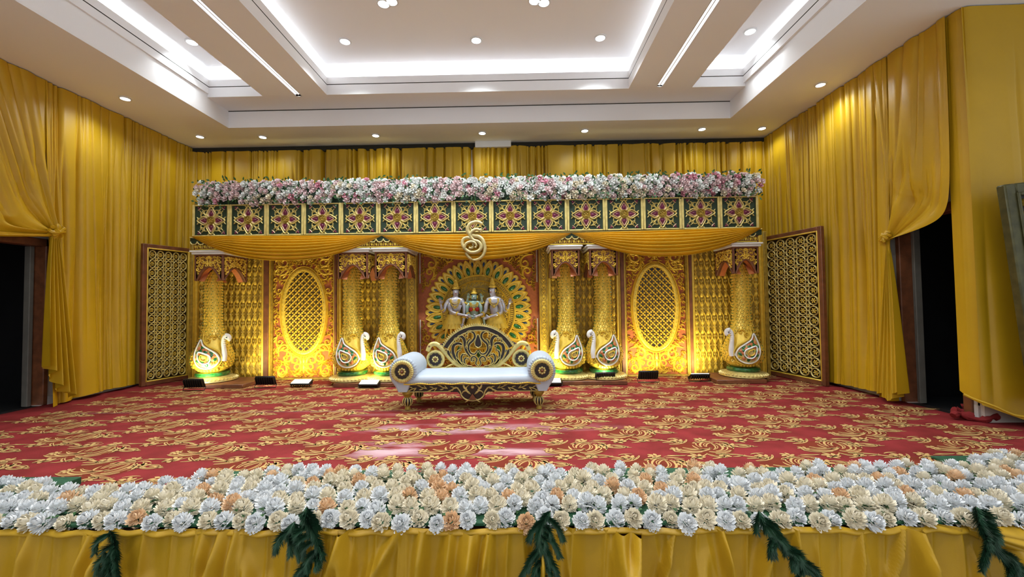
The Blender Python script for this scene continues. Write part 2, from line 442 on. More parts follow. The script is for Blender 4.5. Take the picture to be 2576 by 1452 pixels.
for args in ((-.30, .21, -.1, .17, -2, -6, .011), (-.27, .15, .2, .16, -3, 4, .012), (-.23, .10, .1, .24, 2, 7, .013),
             (.00, .02, 1.9, .24, -7, -10, .020), (.045, .03, 1.7, .17, -9, -10, .013), (-.03, -.02, 2.1, .10, -4, -9, .010),
             (-.20, -.03, -.7, .30, 5, 5, .022), (-.15, .02, -.9, .24, 7, 4, .013), (-.25, -.07, -.5, .22, 3, 4, .013),
             (.16, .13, -.8, .27, -7, -9, .022), (.12, .12, -1.1, .18, -7, -9, .012), (.20, .15, -.5, .20, -9, -6, .011),
             (.02, -.08, -.6, .20, 6, 8, .016), (.05, -.13, -.3, .22, 4, -6, .013), (-.02, -.13, -1.2, .16, 6, 8, .012),
             (.30, .09, .1, .13, -5, -9, .012), (.28, .03, -.3, .16, 4, 7, .012), (.32, .06, -.1, .10, 2, 4, .009), (.37, .05, -.5, .09, 4, 8, .008),
             (-.20, -.17, 3.3, .17, -3, 4, .010), (-.17, -.23, .2, .20, 3, 5, .010), (-.33, -.16, -.2, .15, 2, 3, .009), (-.02, -.24, .1, .17, 4, 6, .010),
             (-.03, .12, .9, .12, -8, -9, .012), (.14, .17, .3, .14, -6, -8, .011), (-.20, .24, .7, .12, -7, -8, .009), (.15, -.20, .0, .12, 5, 6, .009)):
    pts, ws = clo(*args[:4], args[4], args[5], args[6], 10, 1.2, .4, .25)
    if args[6] < .012: motif.append((pts, ws)); continue
    for s2, q, wq in ((-1, .75, .42), (1, .95, .22)):
        o2 = []
        for i in range(len(pts)):
            a_, c_ = pts[max(i - 1, 0)], pts[min(i + 1, len(pts) - 1)]; tx, ty = c_[0] - a_[0], c_[1] - a_[1]; L_ = math.hypot(tx, ty) or 1
            o2.append((pts[i][0] - ty / L_ * ws[i] * s2 * q, pts[i][1] + tx / L_ * ws[i] * s2 * q))
        motif.append((o2, [w_ * wq + .002 for w_ in ws]))
mb = MB()
mb.box(WL, WR, 4.4, WB, -.02, 0); mb.box(WL, WR + 1.2, 2.50, 4.4, -.02, 0)
def carpet_map(cx, cy, s_):
    return lambda u, v, w_: (cx + u * s_ * 1.08, cy + v, w_)
row = 0; yy = 3.68 - 3 * .392
while yy < WB + .1:
    off = .545 if (row % 2) == 0 else 0
    xx = -.61 + off - 6 * 1.09
    while xx < (WR + 1.3 if yy < 4.4 else WR + .1):
        if xx > WL + .3:
            mb.fn = carpet_map(xx, yy, 1)
            if yy - .17 > 2.5 and yy + .17 < WB: mb.add([(p[0], p[1], .0008) for p in circ(0, 0, .245, 14, .17)], [tuple(range(14))], 2)
            for pts, ws in motif:
                if yy < 2.6 and min(p[1] for p in pts) + yy < 2.52: continue
                if xx > WR - .4 and max(p[0] for p in pts) + xx > WR - .01 and yy + .3 > 4.4: continue
                if max(p[0] for p in pts) + xx > WR + 1.15 or max(p[1] for p in pts) + yy > WB: continue
                if yy < 5.4: mb.ridge(pts, [q * 1.4 for q in ws], .0013, 2, flat=True)
                mb.ridge(pts, [q * .85 for q in ws], .0022, 1, flat=True)
        xx += 1.09
    yy += .392; row += 1
mb.fn = lambda u, v, w_: (u, v, w_)
mb.ridge([tuple(onZ(x, y, 0))[:2] for x, y in ((200, 1041), (700, 1037), (1200, 1033), (1750, 1027))], .006, .0026, 3, flat=True)
mb.fn = None
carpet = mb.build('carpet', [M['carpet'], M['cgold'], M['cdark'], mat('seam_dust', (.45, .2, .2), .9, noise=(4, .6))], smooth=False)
tag(carpet, 'red carpet with gold damask scroll motifs covering the stage', 'carpet')

# ------------------------------------------------------------------ curtains
def creases(nu, nv, width, dens, amp, seed, fan=0.0, wmin=.008, wmax=.03, soft=.012):
    """fold depth on a nu x nv grid: irregular narrow creases running down the cloth plus broad swells"""
    rs = np.random.RandomState(seed)
    U = np.linspace(0, width, nu)[:, None]; T = np.linspace(0, 1, nv)[None, :]
    D = np.zeros((nu, nv))
    for k in range(int(width * dens)):
        c = rs.uniform(0, width); w_ = rs.uniform(wmin, wmax); a = amp * rs.uniform(.25, 1) ** 1.5
        dr = rs.normal(0, .03) + fan * (c / width - .5); t0 = rs.uniform(-.4, .6); t1 = t0 + rs.uniform(.4, 1.4)
        en = np.clip((T - t0) / .15, 0, 1) * np.clip((t1 - T) / .25, 0, 1)
        D -= 1.15 * a * en * np.exp(-np.abs((U - c - dr * T) / (w_ * (1 + .8 * T))) ** 1.25)
    for k in range(7):
        fq = rs.uniform(1.5, 9); D += soft * rs.uniform(.2, 1) * np.sin(U * fq * 2 + rs.uniform(0, 6) + rs.uniform(-1, 1) * T) * (.4 + .6 * T)
    return D
def sheet(name, label, P, D, m, cat='curtain', parent=None, face=None):
    """P: nu x nv x 3 base points, D: displacement along the local normal"""
    nu, nv = D.shape
    du = np.gradient(P, axis=0); dv = np.gradient(P, axis=1)
    n = np.cross(du, dv); n /= (np.linalg.norm(n, axis=2, keepdims=True) + 1e-9)
    c = P.reshape(-1, 3).mean(0); toc = (np.array([-.5, 2.5, 1.5]) - c) if face is None else np.array(face)
    if (n.reshape(-1, 3).mean(0) @ toc) < 0: n = -n
    Q = P + n * D[..., None]
    idx = np.arange(nu * nv).reshape(nu, nv)
    f = np.stack([idx[:-1, :-1], idx[1:, :-1], idx[1:, 1:], idx[:-1, 1:]], -1).reshape(-1, 4)
    me = bpy.data.meshes.new(name); me.from_pydata(Q.reshape(-1, 3).tolist(), [], f.tolist()); me.materials.append(m)
    me.polygons.foreach_set('use_smooth', [True] * len(me.polygons)); me.update()
    o = bpy.data.objects.new(name, me); COL.objects.link(o)
    if label: tag(o, label, cat)
    if parent: o.parent = parent
    return o
def lerp(a, b, t): return a + (b - a) * t
def loft(tops, bots, nu, nv, bow=None):
    """tops/bots: polylines of world points with parameters; linear between"""
    def samp(pl):
        pl = np.array([list(p) for p in pl]); d = np.r_[0, np.cumsum(np.linalg.norm(np.diff(pl, axis=0), axis=1))]
        t = np.linspace(0, d[-1], nu); return np.stack([np.interp(t, d, pl[:, k]) for k in range(3)], -1)
    A = samp(tops); B = samp(bots); T = np.linspace(0, 1, nv)[None, :, None]
    return A[:, None, :] * (1 - T) + B[:, None, :] * T

# back curtain
nu, nv = 1100, 30
P = loft([(WL + .05, WB - .13, HS - .09), (WR - .05, WB - .13, HS - .09)], [(WL + .05, WB - .13, 0.02), (WR - .05, WB - .13, 0.02)], nu, nv)
sheet('curtain', 'pleated yellow satin curtain hanging behind the flower garland on the back wall', P,
      creases(nu, nv, 11.0, 30, .10, 1, wmin=.009, wmax=.017, soft=.02) , M['cloth'])
# left wall curtain, hem follows the photograph
cl = WL + .12
hem = [(cl, 7.75, .02), (cl, 6.75, .03), (cl + .03, 6.45, .05), (cl + .10, 5.9, .06), (cl + .14, 5.34, .0)]
nu, nv = 560, 60
P = loft([(cl, 7.75, HS - .01), (cl, 5.30, HS - .01)], hem, nu, nv)
D = creases(nu, nv, 2.6, 30, .06, 2, wmin=.006, wmax=.02, soft=.014)
sheet('curtain', 'tall yellow satin curtain on the left wall between doorway and lattice screen', P, D, M['cloth'])

def strands(name, label, tops, ctrls, end, nu, nv, D, m, spread=.05, seed=0):
    """cloth gathered from a wide top into one knot: column i runs top -> ctrl -> knot"""
    rs = np.random.RandomState(seed)
    def samp(pl):
        pl = np.array([list(p) for p in pl]); t = np.linspace(0, len(pl) - 1, nu)
        return np.stack([np.interp(t, np.arange(len(pl)), pl[:, k]) for k in range(3)], -1)
    A = samp(tops); C = samp(ctrls)
    E = np.array(list(end))[None, :] + np.linspace(-.5, .5, nu)[:, None] * np.array(spread)[None, :]
    T = np.linspace(0, 1, nv)[None, :, None]
    wt = 6.0; den = (1 - T) ** 2 + 2 * wt * T * (1 - T) + T ** 2
    Pm = (A[:, None] * (1 - T) ** 2 + 2 * wt * C[:, None] * T * (1 - T) + E[:, None] * T ** 2) / den
    return sheet(name, label, Pm, D, m)
KL = Vector((cl + .09, 5.36, 2.28)); KR = Vector((WR - .15, 5.22, 2.04))
# left door swag (gathered to the knot) > tail below
nu, nv = 300, 60
Tt = np.linspace(0, 1, nv)[None, :]
D = creases(nu, nv, 2.2, 18, .04, 3, wmin=.02, wmax=.05, soft=.02)
tops = [(cl, 5.32, HS - .01), (cl, 3.3, HS - .01)]
ctr = [(cl + .02, 5.36, 3.3), (cl + .03, 5.0, 2.3), (cl + .05, 3.9, 2.0)]
o = strands('door_drape', 'yellow curtain gathered to a knot above the left doorway', tops, ctr, KL, nu, nv, D, M['cloth'], (.05, -.06, -.12))
def tail(parent, K, b0, b1, z0, z1, X, seed, dx, nm='tail'):
    nu, nv = 120, 50
    rs = np.random.RandomState(seed)
    s_ = np.linspace(0, 1, nu)[:, None]; T = np.linspace(0, 1, nv)[None, :]
    Y = K.y + (b0 + (b1 - b0) * s_ - K.y) * (T ** .7) + .0 * s_
    Y = Y + (s_ - .5) * .05 * (1 - T)
    zend = z0 + (z1 - z0) * s_ + .05 * np.sin(s_ * 9)
    Z = K.z + (zend - K.z) * T
    Xv = K.x + (X - K.x) * T + 0 * s_
    f = .055 * np.sin(s_ * 2 * PI * 4.5 + .6 * T + seed) * (.25 + T) + .025 * np.sin(s_ * 2 * PI * 9 + 2 * T) * (.4 + T)
    P_ = np.stack([Xv + dx * f, Y + 0 * Z, Z + 0 * Y], -1)
    o_ = sheet(nm, None, P_, np.zeros((nu, nv)), M['cloth'], parent=parent)
    return o_
tail(o, KL, 5.16, 5.52, .55, .02, cl + .2, 1, 1)
def knot(parent, K, r):
    m_ = MB()
    for k in range(5):
        a = k * 1.25
        m_.tube([(K.x + r * .5 * math.sin(t + a), K.y + r * 1.0 * math.cos(t) * math.cos(a), K.z + r * 1.1 * math.cos(t) * math.sin(a) + .2 * r * math.sin(2 * t)) for t in np.linspace(0, 5.6, 16)], r * .33, 7)
    return m_.build('knot', M['cloth'], parent)
knot(o, KL + Vector((.03, 0, 0)), .075)
# right wall curtain
cr = WR - .12
bot = [onZ(x, y, z) for x, y, z in ((2000, 944, .03), (2090, 958, .03), (2170, 975, .03), (2255, 992, .02))]
bot = [Vector((min(p.x, cr + .0), p.y, p.z)) for p in bot]
hem = [(cr, 7.75, .02), (cr - .02, 6.6, .04), (cr - .03, 6.1, .05), (cr - .06, 5.6, .07), (cr - .08, 5.2, .10)]
nu, nv = 560, 60
P = loft([(cr, 7.75, HS - .01), (cr, 5.18, HS - .01)], hem, nu, nv)
D = creases(nu, nv, 2.6, 32, .065, 5, wmin=.006, wmax=.02, soft=.014)
sheet('curtain', 'tall yellow satin curtain on the right wall between lattice screen and doorway', P, D, M['cloth'])
tops = [(cr - .01, 5.45, HS - .01), (cr - .01, 4.44, HS - .01)]
ctr = [(cr - .02, 5.25, 3.0), (cr - .04, 5.1, 2.5), (cr - .03, 4.43, 2.10)]
nu, nv = 260, 70
D = creases(nu, nv, 1.4, 24, .035, 6, wmin=.015, wmax=.04, soft=.02)
o = strands('door_drape', 'yellow curtain swept sideways into a knot above the right doorway', tops, ctr, KR, nu, nv, D, M['cloth'], (-.05, -.05, -.10))
tail(o, KR, 5.32, 5.0, .04, .12, cr - .12, 3, -1)
knot(o, KR + Vector((-.03, 0, 0)), .06)
# curtain on the pier right of the doorway, and the one facing the hall
nu, nv = 60, 50
P = loft([(cr + .02, 4.50, HS - .01), (cr + .02, 4.36, HS - .01), (cr + .04, 4.30, HS - .01)], [(cr + .0, 4.48, .30), (cr - .0, 4.38, .24), (cr + .04, 4.29, .20)], nu, nv)
sheet('curtain', 'narrow bright yellow curtain strip covering the pier right of the doorway', P, creases(nu, nv, .2, 20, .004, 8, soft=.003), M['cloth'])
nu, nv = 330, 60
P = loft([(cr + .012, 4.30, HS - .01), (XR2 - .1, 4.16, HS - .01)], [(cr + .012, 4.29, .20), (cr + .35, 4.12, .05), (cr + .6, 4.10, .01), (XR2 - .1, 4.05, FLOOR + .4)], nu, nv)
sheet('curtain', 'shaded brownish yellow curtain facing the hall behind the ornate frame', P, creases(nu, nv, 2.6, 9, .03, 9, wmin=.01, wmax=.03, soft=.02), M['cloth'])
# gold piping along the loose hem by the right door
mb = MB()
mb.tube(smoothpts([onY(2424, 992, 4.25), onY(2450, 1004, 4.2), onY(2500, 1022, 4.12), onY(2550, 1044, 4.08), onY(2590, 1050, 4.05)], 5), .012, 6)
tag(mb.build('curtain_hem', M['cloth']), 'bright yellow rolled hem cord trailing at the foot of the right curtain', 'hem')
# bunched end of the carpet by the right door
mb = MB()
for k in range(5):
    a = onZ(2398 + k * 8, 1056 - 3 * k, 0); b_ = onZ(2515 + k * 6, 1064 - 3 * k, 0)
    pts = [(lerp(a.x, b_.x, t), lerp(a.y, b_.y, t) + .03 * math.sin(t * 7 + k), .04 + .02 * math.sin(t * 9 + 2 * k) + .022 * k) for t in np.linspace(0, 1, 14)]
    mb.tube(pts, [.03 + .012 * math.sin(i * 1.7 + k) for i in range(14)], 8)
tag(mb.build('bunched_carpet', M['carpet']), 'bunched up red carpet end on the floor at the right doorway', 'carpet')

# ------------------------------------------------------------------ downlights
def downlight(x, y, H, label, power=28, r=.055, spot=True, col=COOL):
    p = onZ(x, y, H)
    t = thing('downlight', (p.x, p.y, H), label, 'ceiling light', 'recessed ceiling downlights')
    m_ = MB(); m_.lathe([(r * 1.35, 0), (r * 1.35, -.012), (r * 1.05, -.016), (r * 1.0, -.004)], 20); m_.build('ring', M['fixture'], t)
    m_ = MB(); m_.lathe([(r * .98, -.006), (r * .8, -.016), (r * .3, -.02)], 16); m_.build('lens', M['led'], t)
    l = bpy.data.lights.new('downlight_lamp', 'SPOT'); l.energy = power; l.spot_size = 2.6 if H < H2 else 1.9; l.spot_blend = .8; l.shadow_soft_size = .06; l.color = col
    o_ = bpy.data.objects.new('downlight_lamp', l); o_.location = (0, 0, -.05); COL.objects.link(o_); o_.parent = t
for i, (x, y) in enumerate(((503, 343), (661, 344), (945, 340), (1213, 334), (1471, 328), (1766, 324), (1917, 322))):
    downlight(x, y, HS, 'small bright downlight in the back soffit above the garland, %s from left' % ORD[i], 16)
downlight(315, 247, HS, 'small round downlight in the left soffit above the yellow curtain', 36)
downlight(2064, 212, HS, 'small round downlight in the right soffit above the yellow curtain', 36)
for x, y, L in ((868, 103, 'leftmost of three large downlights across the central ceiling recess'), (1198, 100, 'middle one of three large downlights across the central ceiling recess'),
                (1510, 94, 'rightmost of three large downlights across the central ceiling recess'),
                (483, 105, 'round downlight half hidden behind the left ceiling beam'), (1887, 78, 'round downlight in the narrow right ceiling recess'),
                (965, 8, 'left downlight of the left pair at the top edge'), (985, 2, 'right downlight of the left pair at the top edge'),
                (1345, 0, 'left downlight of the right pair at the top edge'), (1368, 5, 'right downlight of the right pair at the top edge')):
    downlight(x, y, HT, L, 45 if x in (483, 1887) else 140, .065)
mb = MB()
slots = []
for xs, ye, lb in ((-3.43, 6.44, 'long thin light slot running along the left ceiling beam'), (2.21, 6.37, 'long thin light slot running along the right ceiling beam')):
    t = thing('light_slot', (xs, ye, H2), lb, 'light')
    m_ = MB(); m_.box(xs - sw, xs + sw, YF, ye, H2 + .02, H2 + .03, 0); m_.build('diffuser', M['slot'], t, False, world=True)
    m_ = MB(); m_.box(xs - sw - .006, xs - sw + .004, YF, ye, H2 - .004, H2 + .03); m_.box(xs + sw - .004, xs + sw + .006, YF, ye, H2 - .004, H2 + .03)
    m_.box(xs - sw, xs + sw, ye, ye + .01, H2 - .004, H2 + .03); m_.box(xs - .005, xs + .005, YF, ye, H2 + .003, H2 + .02)
    m_.build('channel', M['fixture'], t, False, world=True)
    mb.box(xs - sw, xs + sw, ye, RB, H2, H2 + .05)
struct('trim_4', mb, M['ceil'])
# unseen fill spots, added to brighten the flower bed and the skirt
for x_ in (-3.6, -1.6, .4, 2.0):
    l = bpy.data.lights.new('fill_spot', 'SPOT'); l.energy = 110; l.spot_size = 1.7; l.spot_blend = .8; l.shadow_soft_size = .1; l.color = WARM
    o_ = bpy.data.objects.new('fill_spot', l); o_.location = (x_, .9, HT - .06); COL.objects.link(o_)
# ------------------------------------------------------------------ carved backdrop
YP = 7.10                                   # face of the carved panels
def PXc(x, Y=YP, y=800): return onY(x, y, Y).x
ZTOP = 2.42
def panelframe(cx, Y, zb=0): return thing
def frame_bars(mb, x0, x1, z0, z1, wd, y0, y1, mi=0, bev=.006):
    mb.box(x0, x0 + wd, y0, y1, z0, z1, mi, bev); mb.box(x1 - wd, x1, y0, y1, z0, z1, mi, bev)
    mb.box(x0 + wd, x1 - wd, y0, y1, z0, z0 + wd, mi, bev); mb.box(x0 + wd, x1 - wd, y0, y1, z1 - wd, z1, mi, bev)

# plinth under the columns, low reddish boards
def plinth(xa, xb, y0, label):
    m_ = MB(); m_.box(PXc(xa, y0), PXc(xb, y0), y0, YP - .02, .001, .062, 0, .008)
    tag(m_.build('plinth', M['wood']), label, 'plinth')
PY = 6.42
plinth(478, 612, PY, 'low red brown plinth under the leftmost peacock column')
plinth(838, 1032, PY, 'low red brown plinth under the pair of peacock columns left of the throne backdrop')
plinth(1372, 1575, PY, 'low red brown plinth under the pair of peacock columns right of the central medallion')
plinth(1800, 1925, PY, 'low red brown plinth under the rightmost peacock column')

def lattice_screen(x0, x1, label):
    xa, xb = PXc(x0), PXc(x1); W = xb - xa; cx = (xa + xb) / 2
    t = thing('niche_screen', (cx, YP + .06, 0), label, 'screen', 'diamond lattice screens behind the columns')
    b = MB(); b.box(-W / 2, W / 2, 0, .04, .0, ZTOP); b.build('backing', M['golddk'], t, False)
    f = MB(); frame_bars(f, -W / 2, W / 2, 0.0, ZTOP, .05, -.06, 0); f.build('frame', M['gold'], t)
    l = MB(flatmap); d = MB(flatmap); n = MB(flatmap)
    nx = max(3, round((W - .08) / .105)); sx = (W - .08) / nx; nz = 15; sz = (ZTOP - .1) / nz
    for i in range(nx + 1):
        u = -W / 2 + .04 + i * sx
        for sg in (-1, 1):
            pts = []
            for k in range(nz * 6 + 1):
                v = .05 + k * sz / 6
                pts.append((min(max(u + sg * sx * .5 * (1 - math.cos(PI * k / 6)) * .5 * 2 * .5 - 0, -W / 2 + .03), W / 2 - .03), v))
            l.ridge(pts, .0065, .02, base=.005)
    for j in range(nz):
        for i in range(nx):
            u = -W / 2 + .04 + (i + .5) * sx; v = .05 + (j + (.5 if 0 else 0.0)) * sz + sz * .5
            vv = .05 + j * sz + sz * 1.0
            d.dome(u, .05 + j * sz + sz * 0.0 + sz * .5 * 0 + sz * .5, sx * .30, sz * .34, .03, 0, .0, 8)
            n.dome(-W / 2 + .04 + i * sx + sx * .5, vv - .0, .012, .012, .04, 0, .0, 6)
            l.ridge(circ(u, vv, sx * .22, 8, sz * .14), .005, .015, closed=True, base=.004)
    l.build('wires', M['gold'], t, angle=None); d.build('discs', M['gold'], t, angle=None); n.build('beads', M['goldp'], t, angle=None)
    return t
lattice_screen(488, 664, 'gold diamond lattice panel behind the leftmost peacock column')
lattice_screen(850, 1028, 'dark gold diamond lattice panel behind the column pair left of the medallion')
lattice_screen(1380, 1560, 'dark gold diamond lattice panel behind the column pair right of the medallion')
lattice_screen(1742, 1922, 'gold diamond lattice panel behind the rightmost peacock column')

def post(x0, x1, mt, label, Y0=-.05, orn=False):
    xa, xb = PXc(x0), PXc(x1); w_ = xb - xa
    t = thing('post', ((xa + xb) / 2, YP + .04, 0), label, 'post')
    m_ = MB(); m_.box(-w_ / 2, w_ / 2, Y0 - .04, .04, 0, ZTOP, 0, .008); m_.build('shaft', mt, t)
    if orn:
        f = MB(lambda u, v, w2: (u, Y0 - .04 - w2, v)); k = 0
        v = .1
        while v < ZTOP - .05:
            for sg in (-1, 1):
                emit(f, [clo(-sg * w_ * .08, v, PI / 2 - sg * .5, w_ * .9, -sg * 2 / w_, sg * 9 / w_, w_ * .05, 9)], .010)
            f.dome(0, v + w_ * .5, w_ * .10, w_ * .13, .012, seg=8)
            v += w_ * .62
        f.ridge([(-w_ * .46, 0.02), (-w_ * .46, ZTOP)], .006, .012); f.ridge([(w_ * .46, 0.02), (w_ * .46, ZTOP)], .006, .012)
        f.build('fretwork', M['gold'], t)
    else:
        m_ = MB(); m_.box(-w_ * .5 - .012, -w_ * .5 + .006, Y0 - .02, .03, 0, ZTOP); m_.box(w_ * .5 - .006, w_ * .5 + .012, Y0 - .02, .03, 0, ZTOP)
        m_.build('edge_strip', M['gold'], t, False)
    return t
post(666, 679, M['wood'], 'thin red brown post left of the left oval panel')
post(843, 850, M['wood'], 'thin red brown post right of the left oval panel')
post(1561, 1571, M['wood'], 'thin red brown post left of the right oval panel')
post(1733, 1741, M['wood'], 'thin red brown post right of the right oval panel')
post(480, 488, M['golddk'], 'narrow old gold end post at the far left of the backdrop')
post(1922, 1930, M['golddk'], 'narrow old gold end post at the far right of the backdrop')
post(1029, 1051, M['golddk'], 'ornate gold pilaster left of the medallion panel', -.1, True)
post(1357, 1379, M['golddk'], 'ornate gold pilaster right of the medallion panel', -.1, True)

def fillscroll(inside, x0, x1, y0, y1, r0, r1, n, seed, pre=(), sym=False, wq=.16):
    rq = random.Random(seed); circs = list(pre); S = []
    for _ in range(n):
        x, y = rq.uniform(x0, x1), rq.uniform(y0, y1)
        r = r1
        for (a, b_, c_) in circs: r = min(r, (math.hypot(a - x, b_ - y) - c_) / .82)
        while r > r0 and not all(inside(x + r * .95 * math.cos(k), y + r * .95 * math.sin(k)) for k in range(0, 7)): r *= .85
        if r < r0: continue
        circs.append((x, y, r)); ro = rq.uniform(0, 2 * PI); sg = rq.choice((-1, 1))
        st = acanthus(0, 0, 0, 1.0, sg, wq, 4); px = [p[0] for p in st[0][0]]; py = [p[1] for p in st[0][0]]
        cx_, cy_ = (min(px) + max(px)) / 2, (min(py) + max(py)) / 2; q = r / (max(max(px) - min(px), max(py) - min(py)) / 2) * .92
        S += tf(tf(st, dx=-cx_, dy=-cy_), rot=ro, sc=q, dx=x, dy=y)
        if sym: S += tf(tf(tf(st, dx=-cx_, dy=-cy_), rot=ro, sc=q, dx=x, dy=y), sx=-1); 
    return S
# ---- oval panels
def oval_panel(x0, x1, label):
    xa, xb = PXc(x0), PXc(x1); W = xb - xa; hw = W / 2; zc = 1.17; H0, H1 = .03, 2.34; ru, rv = .36, .715
    t = thing('oval_panel', ((xa + xb) / 2, YP + .05, 0), label, 'carved panel', 'carved oval panels')
    b = MB(); b.box(-hw, hw, 0, .04, 0, ZTOP); b.build('backing', M['terra'], t, False)
    f = MB(); frame_bars(f, -hw, hw, 0.0, ZTOP, .035, -.055, 0); f.build('frame', M['golddk'], t)
    fm = flatmap
    o = MB(fm); o.plate(circ(0, zc, ru - .02, 40, rv - .02), .001, .012); o.build('oval_backing', M['choc'], t, False)
    r = MB(fm); r.ridge(circ(0, zc, ru, 56, rv), .045, .04, closed=True); r.ridge(circ(0, zc, ru + .055, 56, rv + .055), .012, .03, closed=True)
    for k in range(64):
        a = 2 * PI * k / 64; r.dome(ru * math.cos(a), zc + rv * math.sin(a), .011, .011, .055, seg=6)
    r.build('oval_rim', M['gold'], t)
    g = MB(fm); s_ = .108
    for sg in (-1, 1):                               # diagonal bars clipped to the ellipse
        for k in range(-14, 15):
            c = k * s_
            A = 1 / ru ** 2 + 1 / rv ** 2; B = 2 * sg * c / rv ** 2; Cc = c * c / rv ** 2 - 1; D = B * B - 4 * A * Cc
            if D <= 0: continue
            u0, u1 = (-B - D ** .5) / (2 * A), (-B + D ** .5) / (2 * A)
            g.ridge([(u0, zc + sg * u0 + c), (u1, zc + sg * u1 + c)], .009, .022, base=.012)
    for i in range(-8, 9):
        for j in range(-16, 17):
            u, v = i * s_ / 2, j * s_ / 2
            if (i + j) % 2 == 0: continue
            if (u / ru) ** 2 + (v / rv) ** 2 > .84: continue
            for a in (0, PI / 2, PI, 1.5 * PI):
                g.dome(u + .024 * math.cos(a + PI / 4), zc + v + .024 * math.sin(a + PI / 4), .013, .010, .016, 0, .010, 6, a + PI / 4)
    g.build('lattice', M['gold'], t)
    c = MB(fm); S = []
    for sg in (-1, 1):
        X = sg
        for (u, v, a, r_, tw, lob) in (
                (.10, .24, .35, .155, 1, 5), (.16, .10, .1, .11, 1, 4), (.30, .30, 1.9, .10, 1, 4), (.42, .34, 2.4, .09, -1, 4),
                (.43, .62, 1.9, .085, 1, 4), (.46, .86, 1.3, .062, 1, 4), (.45, 1.06, 1.9, .062, -1, 4), (.46, 1.28, 1.3, .062, 1, 4),
                (.45, 1.47, 1.8, .062, -1, 4), (.43, 1.66, 1.2, .07, 1, 4), (.40, 1.88, 1.9, .10, -1, 5), (.38, 2.12, 2.6, .115, -1, 5),
                (.12, 2.00, .2, .12, 1, 4), (.08, 2.18, .1, .11, -1, 4), (.28, 2.26, 3.4, .07, -1, 3), (.44, .16, 1.6, .06, 1, 3),
                (.22, .42, 2.0, .09, -1, 3)):
            sts = acanthus(u, v, a, r_, tw, None, lob)
            S += tf(sts, sx=sg)
        for (u, v, a, L, k) in ((.05, .20, 1.2, .25, -3), (.05, .30, .8, .22, -4), (.03, .42, .4, .2, 3), (.20, .04, .4, .22, 3), (.35, .05, 1, .18, 5),
                                (.33, 1.90, 1.0, .25, 4), (.10, 2.06, .2, .26, 3), (.20, 2.0, .9, .2, 4), (.36, .48, 1.2, .22, 3), (.49, .75, 2.2, .12, 5), (.49, 1.2, 2.2, .12, 5), (.49, 1.56, 4.2, .12, -5), (.48, 1.77, 4.2, .12, -5)):
            S += tf([leafstroke(u, v, a, L, k, .022)], sx=sg)
    S = []
    ins = lambda u, v: .015 < u < hw - .035 and .05 < v < 2.36 and ((u / (ru + .065)) ** 2 + ((v - zc) / (rv + .065)) ** 2) > 1
    S += fillscroll(ins, 0, hw, .04, 2.38, .10, .13, 500, 2, sym=True, wq=.15)
    S += fillscroll(ins, 0, hw, .04, 2.38, .03, .085, 5000, 3, pre=[], sym=True, wq=.17) if False else fillscroll(ins, 0, hw, .04, 2.38, .026, .12, 9000, 4, sym=True, wq=.17)
    S += [leafstroke(0, .10, PI / 2, .20, 0, .03), leafstroke(0, .24, PI / 2, .16, 0, .03), leafstroke(0, 1.97, PI / 2, .16, 0, .03)]
    S = [(p, q) for p, q in S if all(abs(a[0]) < hw - .03 for a in p)]
    emit(c, S, .034, base=.0); c.build('scrollwork', M['gold'], t)
    return t
oval_panel(680, 843, 'carved gold panel with latticed oval, left of the central medallion')
oval_panel(1572, 1732, 'carved gold panel with latticed oval, right of the central medallion')

# ---- central panel with the medallion
XC = onY(1203, 785, YP).x; ZC = onY(1203, 785, YP).z
xa, xb = PXc(1051), PXc(1357); hw = (xb - xa) / 2; cxp = (xa + xb) / 2
t = thing('medallion_panel', (cxp, YP + .05, 0), 'terracotta panel with a gold and green feathered medallion behind the sofa', 'carved panel')
b = MB(); b.box(-hw, hw, 0, .04, 0, ZTOP); b.build('backing', M['terra'], t, False)
b = MB(flatmap)
for sg in (-1, 1): b.ridge([(sg * (hw - .03), .02), (sg * (hw - .03), 1.00)], .010, .02); b.ridge([(sg * (hw - .03), 1.62), (sg * (hw - .03), 2.3)], .010, .02)
b.build('white_beading', M['white'], t)
c = MB(flatmap); S = []
for sg in (-1, 1):
    for (u, v, a, r_, tw, lob) in ((.86, 2.12, 3.4, .11, 1, 4), (.70, 2.18, 3.2, .10, -1, 4), (.90, 1.92, 4.2, .10, 1, 4), (.92, 1.75, 4.6, .09, -1, 4),
                                   (.55, 2.12, 3.2, .09, 1, 4), (.40, 2.2, 3.2, .08, -1, 4), (.78, 2.0, 3.9, .09, -1, 4), (.93, 1.58, 4.6, .06, 1, 3),
                                   (.68, 2.02, 3.5, .07, 1, 3), (.60, 2.28, 3.1, .07, 1, 3), (.95, 2.28, 4.4, .07, 1, 3), (.82, 1.86, 4.2, .06, 1, 3),
                                   (.93, .98, 1.2, .06, 1, 3), (.90, .82, 1.6, .08, 1, 4), (.80, .62, 2.0, .10, 1, 4), (.92, .60, 1.6, .08, -1, 4), (.86, .40, 1.4, .11, 1, 4), (.70, .45, 2.2, .1, -1, 4), (.60, .30, 2.6, .1, 1, 4),
                                   (.90, .2, 1.5, .1, 1, 4), (.5, .15, 2.6, .1, 1, 4)):
        S += tf(acanthus(min(u, hw - .08), v, a, r_, tw, r_ * .19, lob), sx=sg)
    S += tf([leafstroke(.97, 2.2, 4.3, .3, .3, .02), leafstroke(.3, 2.3, .2, .3, -1, .02), leafstroke(.75, 2.3, 4.0, .3, 1, .02)], sx=sg)
S = []
ins = lambda u, v: u < hw - .05 and v < ZTOP - .05 and v > .03 and ((v - 1.42) > (hw - .05 - u) * 1.1 or (v - 1.05) < -(hw - .05 - u) * 1.0) and math.hypot(u - (XC - cxp), v - ZC) > .95
